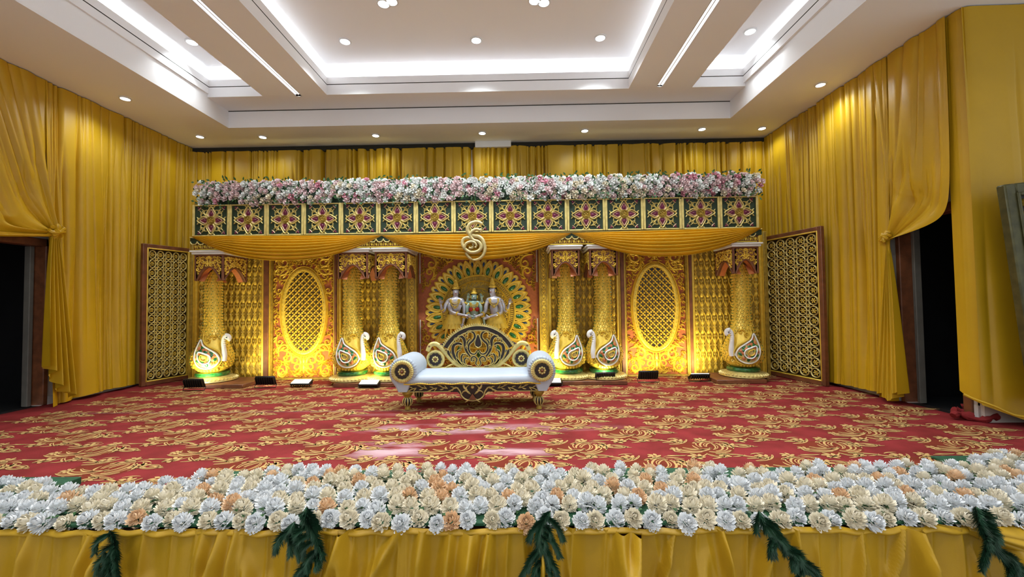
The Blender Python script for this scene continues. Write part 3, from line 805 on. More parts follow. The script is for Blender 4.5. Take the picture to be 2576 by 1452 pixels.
S = fillscroll(ins, 0, hw, .03, ZTOP, .018, .12, 16000, 6, sym=True, wq=.18)
for qx in (-1, 1):
    for qz in (-1, 1):
        c = MB(flatmap); emit(c, [(p, q) for p, q in S if (p[0][0] > 0) == (qx > 0) and (p[0][1] > ZC) == (qz > 0)], .045); c.build('corner_scrollwork', M['gold'], t)
# medallion
mc = (XC - cxp, ZC)
def mmap(u, v, w_): return (mc[0] + u, -w_, mc[1] + v)
NP = 26; R0, R1 = .635, .90
for k in range(NP):
    gp = MB(mmap); gn = MB(mmap); bl = MB(mmap); bp_ = MB(mmap)
    a = 2 * PI * (k + .5) / NP
    def rot(p, a=a): return (p[0] * math.cos(a) - p[1] * math.sin(a), p[0] * math.sin(a) + p[1] * math.cos(a))
    out = [(R0 - .02, -.05), (R0 + .08, -.078), (R0 + .16, -.070), (R0 + .22, -.035), (R1, 0), (R0 + .22, .035), (R0 + .16, .070), (R0 + .08, .078), (R0 - .02, .05)]
    out = [rot(p) for p in smoothpts(out, 3)]
    gp.plate(out, .01, .03)
    gp.ridge(out, .011, .022, base=.03)
    inn = [(R0 + .0, -.038), (R0 + .07, -.046), (R0 + .14, -.030), (R0 + .185, 0), (R0 + .14, .030), (R0 + .07, .046), (R0 + .0, .038)]
    inn = [rot(p) for p in smoothpts(inn, 3)]
    gp.ridge(inn, .008, .018, base=.03)
    c_ = rot((R0 + .07, 0)); gn.dome(c_[0], c_[1], .075, .034, .022, 0, .029, 12, a)
    a2 = a + PI / NP
    def rot2(p, a=a2): return (p[0] * math.cos(a) - p[1] * math.sin(a), p[0] * math.sin(a) + p[1] * math.cos(a))
    o2 = [rot2(p) for p in smoothpts([(R0 + .05, -.05), (R0 + .17, -.062), (R1 - .01, -.035), (R1 + .005, 0), (R1 - .01, .035), (R0 + .17, .062), (R0 + .05, .05)], 3)]
    bp_.plate(o2, .001, .012); bp_.ridge(o2, .008, .014, base=.010)
    c_ = rot2((R0 + .175, 0)); bl.dome(c_[0], c_[1], .05, .020, .016, 0, .012, 10, a2)
    fp_ = gp.build('feather_petal', M['gold'], t); gn.build('green_inlay', M['green'], fp_)
    fp_ = bp_.build('back_petal', M['gold'], t); bl.build('blue_inlay', M['blue'], fp_)
d = MB(mmap); d.plate(circ(0, 0, R0 - .01, 60), .005, .025); d.build('disc', M['golddk'], t, False)
d = MB(mmap)
for r_, w_, h in ((R0 - .01, .022, .045), (R0 - .10, .012, .03), (R0 - .12, .008, .025), (.40, .012, .03)): d.ridge(circ(0, 0, r_, 72), w_, h, base=.022, closed=True)
for k in range(110):
    a = 2 * PI * k / 110; r_ = R0 - .06
    d.ridge([((r_ - .022) * math.cos(a), (r_ - .022) * math.sin(a)), ((r_ + .022) * math.cos(a), (r_ + .022) * math.sin(a))], .007, .018, base=.024)
for k in range(30):
    a = PI * (k + .5) / 30 * 1.5 - PI * .25
    for r_, q in ((.47, 1), (.44, -1)):
        emit(d, tf([clo(0, 0, q * .6, .10, -q * 10, q * 60, .010, 9)], dx=r_ * math.cos(a), dy=r_ * math.sin(a), rot=a), .018, base=.024)
rs = random.Random(5)
for k in range(70):
    rr = .38 * math.sqrt(rs.random()); a = rs.uniform(0, 2 * PI)
    emit(d, [clo(rr * math.cos(a), rr * math.sin(a), rs.uniform(0, 6), .13, rs.choice((-5, 5)), rs.choice((-50, 50)), .011, 9)], .02, base=.024)
d.build('disc_fretwork', M['gold'], t)
med = t

# ---- statues: three half figures in front of the disc
def figure(name, label, px, joints, edges, radii, mt, loc, extra, root=0, sub=2):
    me = bpy.data.meshes.new('body'); me.from_pydata(joints, edges, []); o = bpy.data.objects.new('body', me); COL.objects.link(o)
    me.materials.append(mt)
    o.parent = loc
    sk = o.modifiers.new('skin', 'SKIN'); sk.use_smooth_shade = True
    for i, r in enumerate(radii):
        sv = me.skin_vertices[0].data[i]; sv.radius = r if isinstance(r, tuple) else (r, r)
        sv.use_root = (i == root)
    o.modifiers.new('sub', 'SUBSURF').levels = sub; o.modifiers[-1].render_levels = sub
    return o
SK = YP / FPX
def P2(x, y, dy=0):      # photo point on the statue plane -> local to the statue root
    p = onY(x, y, YP - .10); return (p.x, p.y + dy, p.z)
def statue(label, cx, shoulder, neck, head, waist, arms, skin, skirt_m, crown_h, face_tilt=0, hs=1.0, extra_garment=None):
    base = P2(cx, waist[1] + 14)
    root = thing('deity_statue', base, label, 'statue', 'three painted half figures on the medallion')
    L = Vector(base)
    J = []; E = []; R = []
    def jn(p, r): J.append(tuple(Vector(p) - L)); R.append(r); return len(J) - 1
    def link(a, b): E.append((a, b))
    pel = jn(P2(*waist, .02), (.105 * hs, .07 * hs))
    bel = jn(P2(waist[0], waist[1] - 9, .01), (.088 * hs, .062 * hs)); link(pel, bel)
    ch = jn(P2(neck[0], neck[1] + 18 * hs, -.005), (.115 * hs, .068 * hs)); link(bel, ch)
    up = jn(P2(neck[0], neck[1] + 9 * hs, 0), (.10 * hs, .05 * hs)); link(ch, up)
    nk = jn(P2(*neck, 0), (.036 * hs, .036 * hs)); link(up, nk)
    hd0 = jn(P2(head[0], head[1] + 6 * hs, -.01), (.048 * hs, .052 * hs)); link(nk, hd0)
    hd1 = jn(P2(head[0], head[1] - 1, -.01), (.060 * hs, .066 * hs)); link(hd0, hd1)
    hd2 = jn(P2(head[0], head[1] - 9 * hs, -.0), (.046 * hs, .05 * hs)); link(hd1, hd2)
    hands = []
    for arm in arms:
        prev = up
        n = len(arm)
        rr = [.050, .040, .033, .026, .019]
        for i, (x, y, dy) in enumerate(arm):
            q = jn(P2(x, y, dy), rr[min(i + (5 - n if n < 5 else 0) * (1 if i else 0), 4)] * hs); link(prev, q); prev = q
        hands.append((arm[-1], arm[-2]))
    figure('body', label, None, J, E, R, skin, root, None)
    # hands: palm with five fingers each
    for (h, e) in hands:
        m_ = MB(); hp = Vector(P2(*h)) - L; ep = Vector(P2(*e)) - L; d = (hp - ep).normalized(); s_ = Vector((0, -1, 0)).cross(d).normalized()
        m_.tube([hp - d * .01, hp + d * .022 * hs, hp + d * .045 * hs], [.018 * hs, .026 * hs, .02 * hs], 8)
        for k, ln in enumerate((.040, .052, .055, .046)):
            b0 = hp + d * .04 * hs + s_ * (k - 1.5) * .012 * hs
            m_.tube([b0, b0 + d * ln * .5 * hs + Vector((0, -.006, 0)), b0 + d * ln * hs + Vector((0, -.018, 0))], [.0068 * hs, .006 * hs, .0042 * hs], 6)
        b0 = hp + d * .012 * hs - s_ * .02 * hs
        m_.tube([b0, b0 - s_ * .018 * hs + d * .012, b0 - s_ * .024 * hs + d * .034 * hs], [.0085 * hs, .0075 * hs, .005 * hs], 6)
        m_.build('hand', skin, root)
    # face: nose, eyes, brows, mouth, ears
    H = Vector(P2(head[0], head[1], -.01)) - L; f = .064 * hs
    def fp(u, v, w_=0): 
        a = u / .06 + face_tilt
        return (H.x + f * math.sin(a), H.y - f * 1.08 * math.cos(a) - w_, H.z + v)
    m_ = MB(); m_.tube([fp(0, .022 * hs, -.002), fp(0, .0, .007), fp(0, -.010 * hs, .012), fp(0, -.016 * hs, .0)], [.004, .006, .009, .005], 7); m_.build('nose', skin, root)
    m_ = MB()
    for sg in (-1, 1):
        e_ = fp(sg * .021, .014 * hs, -.001); m_.lathe([(.001, -.004), (.006, -.002), (.007, .001), (.001, .003)], 8, e_, axis='y')
    m_.build('eyes', M['white'], root)
    m_ = MB()
    for sg in (-1, 1):
        e_ = fp(sg * .021, .014 * hs, .004); m_.lathe([(.001, -.003), (.004, -.002), (.001, .003)], 6, e_, axis='y')
        m_.tube([fp(sg * .008, .025 * hs, .001), fp(sg * .022, .031 * hs, .002), fp(sg * .036, .025 * hs, 0)], .003, 5)
    m_.build('brows', M['black'], root)
    m_ = MB(); m_.tube([fp(-.014, -.028 * hs, 0), fp(0, -.031 * hs, .005), fp(.014, -.028 * hs, 0)], [.002, .0045, .002], 6); m_.build('mouth', M['red'], root)
    m_ = MB()
    for sg in (-1, 1): m_.tube([fp(sg * .088, .02, -.0), fp(sg * .095, .0, 0), fp(sg * .09, -.03, 0)], [.006, .011, .008], 6)
    m_.build('ears', M['gold'], root)
    # hair, crown, necklace, garment
    m_ = MB(); m_.lathe([(.05 * hs, -.05 * hs), (.072 * hs, -.03 * hs), (.076 * hs, .02 * hs), (.07 * hs, .055 * hs), (.03 * hs, .075 * hs)], 16, (H.x, H.y + .03 * hs, H.z), sy=.75); m_.build('hair', M['black'], root)
    m_ = MB(); z = .048 * hs
    prof = [(.060 * hs, 0), (.068 * hs, .012), (.060 * hs, .022)]
    nst = 4
    for k in range(nst):
        q = 1 - .13 * (k + 1); zz = .022 + crown_h * (k + .5) / nst * .8
        prof += [(.058 * hs * q, zz - .006), (.063 * hs * q, zz), (.056 * hs * q, zz + .01)]
    prof += [(.022 * hs, crown_h * .92), (.012, crown_h), (.002, crown_h + .015)]
    m_.lathe(prof, 14, (H.x, H.y + .005, H.z + z)); m_.build('crown', M['gold'], root)
    N = Vector(P2(neck[0], neck[1], 0)) - L
    m_ = MB()
    for k, (rx, dz) in enumerate(((.055, .055), (.07, .085), (.085, .12), (.07, .16))):
        m_.tube([(N.x + rx * hs * math.cos(a), N.y - (.062 + .006 * k) * hs, N.z - .03 * hs + dz * hs * math.sin(a) * 1.0) for a in np.linspace(PI, 2 * PI, 12)], .007 if k < 3 else .005, 6)
    m_.lathe([(.002, -.02), (.016, -.015), (.02, 0), (.016, .01)], 10, (N.x, N.y - .075 * hs, N.z - .16 * hs), axis='y')
    m_.build('necklace', M['gold'], root)
    m_ = MB()
    for arm in arms:
        for q in (1, len(arm) - 2):
            if q < len(arm) - 1 or q == 1:
                a_ = Vector(P2(*arm[q])) - L; b_ = Vector(P2(*arm[q - 1])) - L; d = (b_ - a_).normalized(); c_ = a_ + d * .03
                m_.tube([c_ - d * .012, c_, c_ + d * .012], [.036 * hs, .042 * hs, .036 * hs], 10)
    m_.build('armlets', M['gold'], root)
    Wp = Vector(P2(*waist, .02)) - L
    m_ = MB(); prof = []
    for k in range(9):
        z = .04 - k * .028; prof += [((.112 + .012 * k) * hs, z), ((.122 + .012 * k) * hs, z - .014)]
    m_.lathe(prof[::-1], 22, (Wp.x, Wp.y, Wp.z), sy=.55); m_.build('skirt', skirt_m, root)
    m_ = MB()
    for k in range(4):
        x_ = (k - 1.5) * .055 * hs
        m_.tube([(Wp.x + x_, Wp.y - .09, Wp.z - .12), (Wp.x + x_ * 1.4, Wp.y - .10, Wp.z - .22), (Wp.x + x_ * 1.7, Wp.y - .08, Wp.z - .34)], [.018, .022, .012], 6)
    m_.build('sash', M['gold'], root)
    if extra_garment:
        m_ = MB()
        for (x, y) in extra_garment:
            q = Vector(P2(x, y, -.055)) - L; m_.lathe([(.004, .012), (.040 * hs, .004), (.044 * hs, -.006), (.03 * hs, -.026), (.004, -.034)], 12, tuple(q), axis='y')
        m_.build('bodice', M['red'], root)
    return root
statue('silver statue with tall gold crown on the left of the medallion trio', 1146, None, (1146, 748), (1147, 735), (1142, 797),
       [[(1130, 757, 0), (1122, 768, -.02), (1117, 786, -.06), (1113, 776, -.10), (1112, 764, -.12)],
        [(1134, 762, -.02), (1131, 772, -.05), (1139, 785, -.12), (1158, 790, -.17), (1176, 793, -.20)],
        [(1162, 757, 0), (1168, 768, -.02), (1169, 786, -.04), (1168, 803, -.06), (1165, 815, -.06)]], M['silver'], M['gold'], .16, .12)
statue('small pale green statue with red bodice in the middle of the medallion trio', 1193, None, (1193, 757), (1193, 746), (1194, 800),
       [[(1180, 763, 0), (1176, 774, -.03), (1176, 786, -.07), (1182, 792, -.13), (1189, 795, -.17)],
        [(1206, 763, 0), (1210, 774, -.03), (1211, 786, -.05), (1217, 800, -.05), (1219, 812, -.05)],
        [(1178, 763, .03), (1175, 764, .0), (1176, 758, -.03), (1178, 750, -.05)],
        [(1209, 763, .03), (1213, 764, .0), (1213, 758, -.03), (1212, 750, -.05)]], M['pgreen'], M['gold'], .09, 0, .86, ((1186, 778), (1201, 778)))
statue('silver statue with raised hand on the right of the medallion trio', 1243, None, (1243, 746), (1239, 731), (1247, 796),
       [[(1228, 756, 0), (1223, 768, -.02), (1222, 784, -.07), (1213, 791, -.13), (1202, 795, -.17)],
        [(1260, 756, 0), (1266, 768, -.02), (1272, 785, -.07), (1279, 774, -.10), (1282, 763, -.12)],
        [(1258, 762, -.03), (1262, 774, -.06), (1262, 787, -.10), (1250, 792, -.15), (1232, 797, -.17)]], M['silver'], M['gold'], .16, -.45)

# ---- peacock columns
def column(px, face, label, first=None):
    x = onY(px, 950, 6.80).x
    if first is not None:
        return clone(first, (x, 6.80, .062), label=label, sx=face, rz=-math.atan2(x, 6.8) * .9)
    t = thing('peacock_column', (x, 6.80, .062), label, 'column', 'peacock columns', -math.atan2(x, 6.8) * .9)
    m_ = MB(); m_.lathe([(.33, 0), (.355, .012), (.35, .04), (.31, .062), (.25, .075), (.22, .085)], 40)
    for k in range(40):
        a = 2 * PI * k / 40; m_.tube([(.315 * math.cos(a), .315 * math.sin(a), .055), (.35 * math.cos(a), .35 * math.sin(a), .03)], [.012, .018], 6)
    m_.build('pedestal', M['goldp'], t)
    m_ = MB(); m_.lathe([(.20, .08), (.235, .09), (.245, .115), (.235, .14), (.20, .15)], 36); m_.build('green_ring', M['green'], t)
    def Rz(z):
        return float(np.interp(z, [.14, .17, .22, .30, .42, .55, .70, .85, 1.0, 2.1], [.16, .21, .255, .285, .288, .235, .168, .128, .116, .110]))
    m_ = MB(); m_.lathe([(Rz(z), z) for z in np.linspace(.14, 2.1, 40)], 28)
    m_.build('shaft', M['gold'], t)
    # feather scales on the shaft
    f = MB(); g = MB(); nr = 40
    def on(a, z, w_): r = Rz(z) + w_; return (r * math.sin(a), -r * math.cos(a), z)
    for j in range(nr):
        z = .24 + j * (1.84 / nr); n = 22
        for k in range(n):
            a = (k + .5 * (j % 2)) * 2 * PI / n
            if math.cos(a) < -.35: continue
            da = PI / n * .98; h = 1.84 / nr * 1.5
            u = math.sin(a) * Rz(z)
            if z < .72 and ((u + .05) / .205) ** 2 + ((z - .44) / .30) ** 2 < 1 and math.cos(a) > 0: continue
            vs = [on(a - da, z, .002), on(a - da * .9, z + h * .35, .012), on(a, z + h * .05 - .012, .020), on(a + da * .9, z + h * .35, .012), on(a + da, z, .002), on(a, z + h, .001), on(a, z - h * .25, .014)]
            f.add(vs, [(0, 2, 1), (1, 2, 5), (5, 2, 3), (3, 2, 4), (0, 6, 2), (6, 4, 2)])
            if (k + j) % 2 == 0:
                c = on(a, z + h * .28, .021); g.lathe([(.001, -.005), (.0075, 0), (.001, .005)], 5, c, axis='y')
    f.build('feathers', M['gold'], t, angle=25); g.build('feather_eyes', M['green'], t)
    # the bird drawn on the front of the bulb
    def surf(u, v, w_):
        r = Rz(v) + w_; u2 = max(-r * .985, min(r * .985, u)); return (u2, -math.sqrt(max(r * r - u2 * u2, 1e-6)), v)
    def zc(x_, y_): return ((x_ - 228) / 3.457 * 6.55 / FPX * .92 + .012, 1.29 - ((580 + y_ / 3.457) - 768) * 6.55 / FPX - .062)
    outer = smoothpts([zc(*p) for p in ((128, 955), (150, 1005), (205, 1042), (262, 1085), (282, 1140), (240, 1190), (170, 1205), (112, 1180), (84, 1125), (84, 1065), (104, 1005))], 4, True)
    inner = smoothpts([zc(*p) for p in ((112, 1060), (160, 1072), (200, 1090), (213, 1122), (190, 1155), (142, 1155), (112, 1115))], 4, True)
    m_ = MB(surf)
    oc = (sum(p[0] for p in outer) / len(outer), sum(p[1] for p in outer) / len(outer))
    ring = lambda P, q: [(oc[0] + (p[0] - oc[0]) * q, oc[1] + (p[1] - oc[1]) * q) for p in P]
    def fill(mb_, P, wv):
        L_ = [ring(P, q) for q in (1, .8, .6, .4, .2, .02)]; n = len(P)
        vs = [(p[0], p[1], wv) for Lk in L_ for p in Lk]
        mb_.add(vs, [(i * n + k, i * n + (k + 1) % n, (i + 1) * n + (k + 1) % n, (i + 1) * n + k) for i in range(5) for k in range(n)])
    fill(m_, outer, .010); m_.build('wing_field', M['goldp'], t)
    m_ = MB(surf); m2 = MB(surf)
    for k in range(13):
        a = 2 * PI * k / 13
        for q, mm in ((.72, m_ if k % 2 else m2), (.52, m2 if k % 2 else m_)):
            i = int(len(outer) * k / 13); p = outer[i]
            mm.dome(oc[0] + (p[0] - oc[0]) * q, oc[1] + (p[1] - oc[1]) * q, .024, .034, .010, 0, .012, 8, a)
    m_.build('green_feathers', M['green'], t); m2.build('orange_feathers', M['orange'], t)
    m_ = MB(surf); m_.ridge(outer, .0125, .026, base=.010, closed=True); m_.ridge(inner, .0125, .026, base=.012, closed=True); m_.build('white_outline', M['white'], t)
    m_ = MB(surf); fill_ = [((p[0] - inner[0][0]) * .5 + inner[0][0] + .03, (p[1] - inner[0][1]) * .5 + inner[0][1] - .045) for p in inner]
    m_.ridge(fill_, .010, .02, base=.012, closed=True)
    m_.ridge(smoothpts([zc(*p) for p in ((150, 900), (150, 960), (190, 1010), (260, 1050), (298, 1100), (300, 1150), (270, 1195), (215, 1220))], 4), .012, .028, base=.006)
    for q in range(7):
        p = zc(112 + q * 26, 1232 - (q - 3) ** 2 * 1.2); m_.dome(p[0], p[1], .022, .03, .02, 0, .0, 8)
    for (x_, y_, a, r_, sg) in ((150, 910, 1.6, .05, 1), (195, 950, 1.2, .055, -1), (170, 870, 1.9, .045, 1), (185, 985, .6, .04, 1), (240, 1190, .4, .05, 1), (330, 1190, 1.0, .035, 1), (300, 1200, 2.4, .04, -1)):
        p = zc(x_, y_); emit(m_, acanthus(p[0], p[1], a, r_, sg, .011, 3), .028)
    for (x_, y_) in ((190, 820), (168, 775), (150, 745), (148, 700), (142, 680)):
        p = zc(x_, y_); m_.ridge([(p[0], p[1] - .035), (p[0] + .004, p[1] + .035)], [.010, .024], .03)
    m_.build('gold_plumes', M['gold'], t)
    # neck and head stand free of the shaft
    m_ = MB(); nb = smoothpts([(.15, -.24, .34), (.165, -.25, .42), (.16, -.25, .52), (.148, -.25, .62), (.15, -.25, .69), (.175, -.25, .735), (.215, -.25, .725), (.225, -.25, .685), (.202, -.25, .665)], 5)
    nn = len(nb); m_.tube(nb, [.050 - .028 * min(1, i / (nn * .45)) + (.018 if i > nn * .62 and i < nn * .95 else 0) for i in range(nn)], 10)
    for k in range(9): 
        z = .40 + k * .033; m_.lathe([(.034 - .0009 * k, -.004), (.037 - .001 * k, 0), (.034 - .0009 * k, .004)], 10, (.16, -.25, z))
    m_.build('neck', M['white'], t)
    m_ = MB(); m_.lathe([(.002, -.028), (.022, -.02), (.035, 0), (.022, .02), (.002, .028)], 12, (.195, -.25, .70)); m_.build('head', M['white'], t)
    m_ = MB(); m_.lathe([(.001, -.01), (.009, -.004), (.009, .004), (.001, .008)], 8, (.195, -.287, .705), axis='y'); m_.build('eye', M['black'], t)
    m_ = MB(); m_.tube([(.21, -.26, .68), (.217, -.265, .655), (.21, -.265, .63)], [.014, .010, .002], 7); m_.build('beak', M['gold'], t)
    return t
C1 = column(535, 1, 'peacock column at the far left of the backdrop, peacock facing right')
column(887, 1, 'peacock column just right of the left oval panel, outer one of its pair', C1)
column(979, 1, 'peacock column just left of the medallion panel, inner one of its pair', C1)
column(1428, -1, 'peacock column just right of the medallion panel, inner one of its pair', C1)
column(1520, -1, 'peacock column just left of the right oval panel, outer one of its pair', C1)
column(1870, -1, 'peacock column at the far right of the backdrop, peacock facing left', C1)

# ---- arched canopies over the columns
def canopy(xl, xr, yc, side, label):
    Yf = 6.47; p0 = onY(xl, yc, Yf); p1 = onY(xr, yc, Yf); W = p1.x - p0.x; D = .58; zt = 2.09; zb = 1.68
    t = thing('arch_canopy', ((p0.x + p1.x) / 2, Yf + D / 2, zb), label, 'canopy', 'pointed arch canopies over the columns')
    H = zt - zb
    def arch(w, n=8, off=0):
        pts = []
        for k in range(n + 1):
            s_ = k / n; u = -w / 2 + w / 2 * s_; v = (H * .52) * math.sin(s_ * PI / 2) ** .9
            pts.append((u + off * 0, v - off))
        return pts + [(-u, v) for (u, v) in pts[-2::-1]]
    for (nm, fn, w) in (('front', lambda u, v, w_: (u, -D / 2 - w_, v), W), ('left', lambda u, v, w_: (-W / 2 - w_, -u, v), D), ('right', lambda u, v, w_: (W / 2 + w_, u, v), D)):
        A = arch(w - .07)
        m_ = MB(fn); m_.plate([(-w / 2, 0), (-w / 2, H), (w / 2, H), (w / 2, 0)] + A[::-1], -.045, .0)
        m_.ridge(A, .012, .012, base=0)
        for a in ((-w / 2 + .012, 0, -w / 2 + .012, H), (w / 2 - .012, 0, w / 2 - .012, H), (-w / 2, H - .012, w / 2, H - .012)):
            m_.ridge([(a[0], a[1]), (a[2], a[3])], .012, .012)
        m_.build('arch_panel', M['wood'], t, angle=30)
        g = MB(fn); ins = lambda u, v, w=w: abs(u) < w / 2 - .03 and v < H - .03 and v > np.interp(abs(u), [0, w * .25, w / 2], [H * .52, H * .38, 0]) + .02
        emit(g, fillscroll(ins, 0, w / 2, .05, H, .014, .05, 2500, 3, sym=True, wq=.2), .014)
        g.build('fretwork', M['gold'], t)
        m_ = MB(fn); I = A; n = len(I)
        vs = [(u, v - .002, -.045) for u, v in I] + [(u, v - .012, -.13) for u, v in I]
        m_.add(vs, [(i, i + 1, n + i + 1, n + i) for i in range(n - 1)]); m_.build('arch_lining', M['orange'], t)
    m_ = MB(); m_.box(-W / 2 - .035, W / 2 + .035, -D / 2 - .035, D / 2, H, H + .035, 0, .008); m_.box(-W / 2 - .055, W / 2 + .055, -D / 2 - .055, D / 2, H + .035, H + .062, 0, .008)
    m_.build('cornice', M['white'], t)
    m_ = MB(); m_.box(-W / 2, W / 2, -D / 2, D / 2, H - .02, H); m_.build('soffit', M['choc'], t, False)
    return t
canopy(490, 561, 665, 1, 'pointed arch canopy over the far left peacock column')
canopy(850, 924, 665, 1, 'pointed arch canopy just right of the left oval panel')
canopy(944, 1022, 665, 1, 'pointed arch canopy just left of the medallion panel')
canopy(1388, 1457, 665, -1, 'pointed arch canopy just right of the medallion panel')
canopy(1484, 1553, 665, -1, 'pointed arch canopy just left of the right oval panel')
canopy(1845, 1908, 665, -1, 'pointed arch canopy over the far right peacock column')

# ---- frieze
YFr = 6.55
zt = onY(1196, 505, YFr).z; zb = onY(1196, 585, YFr).z
xl = onY(486, 550, YFr).x; xr = onY(1907, 540, YFr).x
NT = 15; pitch = (xr - xl) / NT; hh = (zt - zb) / 2; hw = pitch / 2
m_ = MB(); m_.box(xl - .02, xr + .02, YFr + .045, YFr + .30, zb - .0, zt + .06)
tag(m_.build('frieze_beam', M['golddk'], smooth=False), 'long boxed beam behind the lotus frieze, carrying the flower garland', 'beam')
def frieze_tile():
    t = thing('frieze_tile', (0, 0, 0), 'x', 'frieze tile', 'square lotus tiles of the frieze')
    b = MB(); b.box(-hw + .001, hw - .001, -.0, .04, -hh, hh); b.build('board', M['dgreen'], t, False)
    f = MB(); e = .036
    f.box(-hw + .001, -hw + e, -.025, 0, -hh, hh, 0, .005); f.box(hw - e, hw - .001, -.025, 0, -hh, hh, 0, .005)
    f.box(-hw + e, hw - e, -.02, 0, -hh, -hh + .02, 0, .005); f.box(-hw + e, hw - e, -.02, 0, hh - .02, hh, 0, .005); f.build('border', M['goldp'], t)
    g = MB(flatmap); pk = MB(flatmap); mr = MB(flatmap); R = min(hw - e, hh - .02)
    def R4(p, k): 
        for _ in range(k): p = (-p[1], p[0])
        return p
    for k in range(4):
        P = smoothpts([(.24 * R, -.17 * R), (.48 * R, -.29 * R), (.68 * R, -.20 * R), (.95 * R, 0), (.68 * R, .20 * R), (.48 * R, .29 * R), (.24 * R, .17 * R)], 4)
        P1 = [R4(p, k) for p in P]; g.ridge(P1, .011, .024, base=.003)
        Q = [(.28 * R + (p[0] - .28 * R) * .72, p[1] * .66) for p in P]; pk.ridge([R4(p, k) for p in Q], .009, .018, base=.003)
        Q = [(.28 * R + (p[0] - .28 * R) * .62, p[1] * .50) for p in P]; mr.plate([R4(p, k) for p in Q], .002, .010)
        c_ = R4((.46 * R, 0), k); mr.dome(c_[0], c_[1], .13 * R if k % 2 == 0 else .09 * R, .09 * R if k % 2 == 0 else .13 * R, .014, 0, .006, 8)
        S = []
        for sg in (-1, 1):
            S += [clo(.26 * R, sg * .26 * R, sg * .78 - sg * .35, .78 * R, sg * 1.2 / R, -sg * 0 + sg * 9 / R, .0080, 16),
                  clo(.66 * R, sg * .30 * R, sg * .9, .42 * R, sg * 2 / R, sg * 12 / R, .0052, 12),
                  leafstroke(.30 * R, sg * .30 * R, sg * .62, .5 * R, sg * .6 / R, .006), leafstroke(.62 * R, sg * .52 * R, sg * .3, .28 * R, sg * 3 / R, .007),
                  leafstroke(.90 * R, sg * .1 * R, sg * 1.5, .2 * R, -sg * 5 / R, .009)]
        S = [([R4(p, k) for p in pts], ws) for pts, ws in S]
        emit(g, S, .016, base=.002)
        c_ = R4((.88 * R, .88 * R), k); mr.dome(c_[0], c_[1], .10 * R, .07 * R, .016, 0, .002, 8, PI / 4 + k * PI / 2)
        pk.ridge([R4(p, k) for p in ((.72 * R, .92 * R), (.80 * R, .80 * R), (.92 * R, .72 * R))], .008, .016)
    g.build('scrollwork', M['goldp'], t); pk.build('petal_outlines', M['pinkg'], t); mr.build('petals', M['maroon'], t)
    o = MB(flatmap); o.plate(circ(0, 0, .27 * R, 24), .0, .012); o.ridge(circ(0, 0, .27 * R, 24), .010, .022, closed=True); o.ridge(circ(0, 0, .21 * R, 24), .006, .02, closed=True, base=.005)
    for k in range(5):
        a = 2 * PI * k / 5 + .3; o.dome(.11 * R * math.cos(a), .11 * R * math.sin(a), .062 * R, .05 * R, .018, 0, .012, 8, a)
    o.build('rosette', M['golddk'], t)
    return t
ft = frieze_tile()
for i in range(NT):
    x = xl + pitch * (i + .5); lb = 'square green and gold lotus tile of the frieze, %s from the left end' % ORD[i]
    if i == 0: ft.location = (x, YFr, (zt + zb) / 2); ft['label'] = lb
    else: clone(ft, (x, YFr, (zt + zb) / 2), label=lb)
# cornice under the frieze
t = thing('cornice', ((xl + xr) / 2, YFr + .1, zb - .22), 'painted cornice beam running under the lotus frieze behind the swags', 'cornice')
zc0 = zb - .205
m_ = MB(); m_.box(xl - .03, xr + .03, YFr + .06, YFr + .40, zc0, zb - .10); m_.build('lower_band', M['wood'], t, False, world=True)
m_ = MB(); m_.box(xl - .06, xr + .06, YFr + .02, YFr + .40, zb - .10, zb - .002); m_.build('upper_band', M['dgreen'], t, False, world=True)
m_ = MB(lambda u, v, w_: (u, YFr + .02 - w_, v)); u = xl
while u < xr:
    m_.ridge([(u + .055 * math.cos(a), zb - .075 + .05 * math.sin(a)) for a in np.linspace(PI, 2 * PI, 7)][::-1], .008, .015); u += .115
m_.ridge([(xl - .06, zb - .010), (xr + .06, zb - .010)], .010, .02)
m_.build('scallops', M['goldp'], t, world=True)
m_ = MB(lambda u, v, w_: (u, YFr + .06 - w_, v)); u = xl
while u < xr:
    m_.dome(u, zb - .15, .022, .03, .02, seg=8); m_.ridge([(u + .03, zb - .18), (u + .045, zb - .12)], .007, .012); u += .075
m_.ridge([(xl, zc0 + .008), (xr, zc0 + .008)], .010, .02)
m_.build('beading', M['gold'], t, world=True)

# ---- swags
def swag(x0, y0, x1, y1, ybot, label, seed):
    Y = YFr - .07; a = onY(x0, y0, Y); b = onY(x1, y1, Y); zb_ = onY((x0 + x1) / 2, ybot, Y).z
    sag = (a.z + b.z) / 2 - zb_
    nu, nv = 110, 90; S = np.linspace(0, 1, nu)[:, None]; T = np.linspace(0, 1, nv)[None, :]
    Q = T ** 1.05
    para = 1 - np.abs(2 * S - 1) ** 2.2
    X = a.x + (b.x - a.x) * S + 0 * T
    rs = np.random.RandomState(seed)
    Z = a.z + (b.z - a.z) * S - sag * Q * para
    nf = 8.5
    ph = 2 * PI * nf * (T ** .9) + .8 * np.sin(3 * S + seed) * T
    rip = np.abs(np.sin(ph / 2)) ** .8
    Yd = -.035 - .075 * np.sin(PI * np.clip(S, 0, 1)) ** .5 * np.sin(PI * (T * .85 + .08)) - .045 * rip * (.25 + np.sin(PI * S) ** .6)
    Z = Z - .008 * np.cos(ph) * para
    P_ = np.stack([X, Y + Yd + 0 * X, Z], -1)
    return sheet('swag', label, P_, np.zeros((nu, nv)), M['swag'], 'drape')
swag(487, 596, 962, 594, 659, 'yellow satin swag hanging under the left third of the frieze', 1)['group'] = 'satin swags under the frieze'
swag(962, 594, 1437, 588, 657, 'yellow satin swag hanging under the middle of the frieze', 2)['group'] = 'satin swags under the frieze'
swag(1437, 588, 1913, 574, 648, 'yellow satin swag hanging under the right third of the frieze', 3)['group'] = 'satin swags under the frieze'

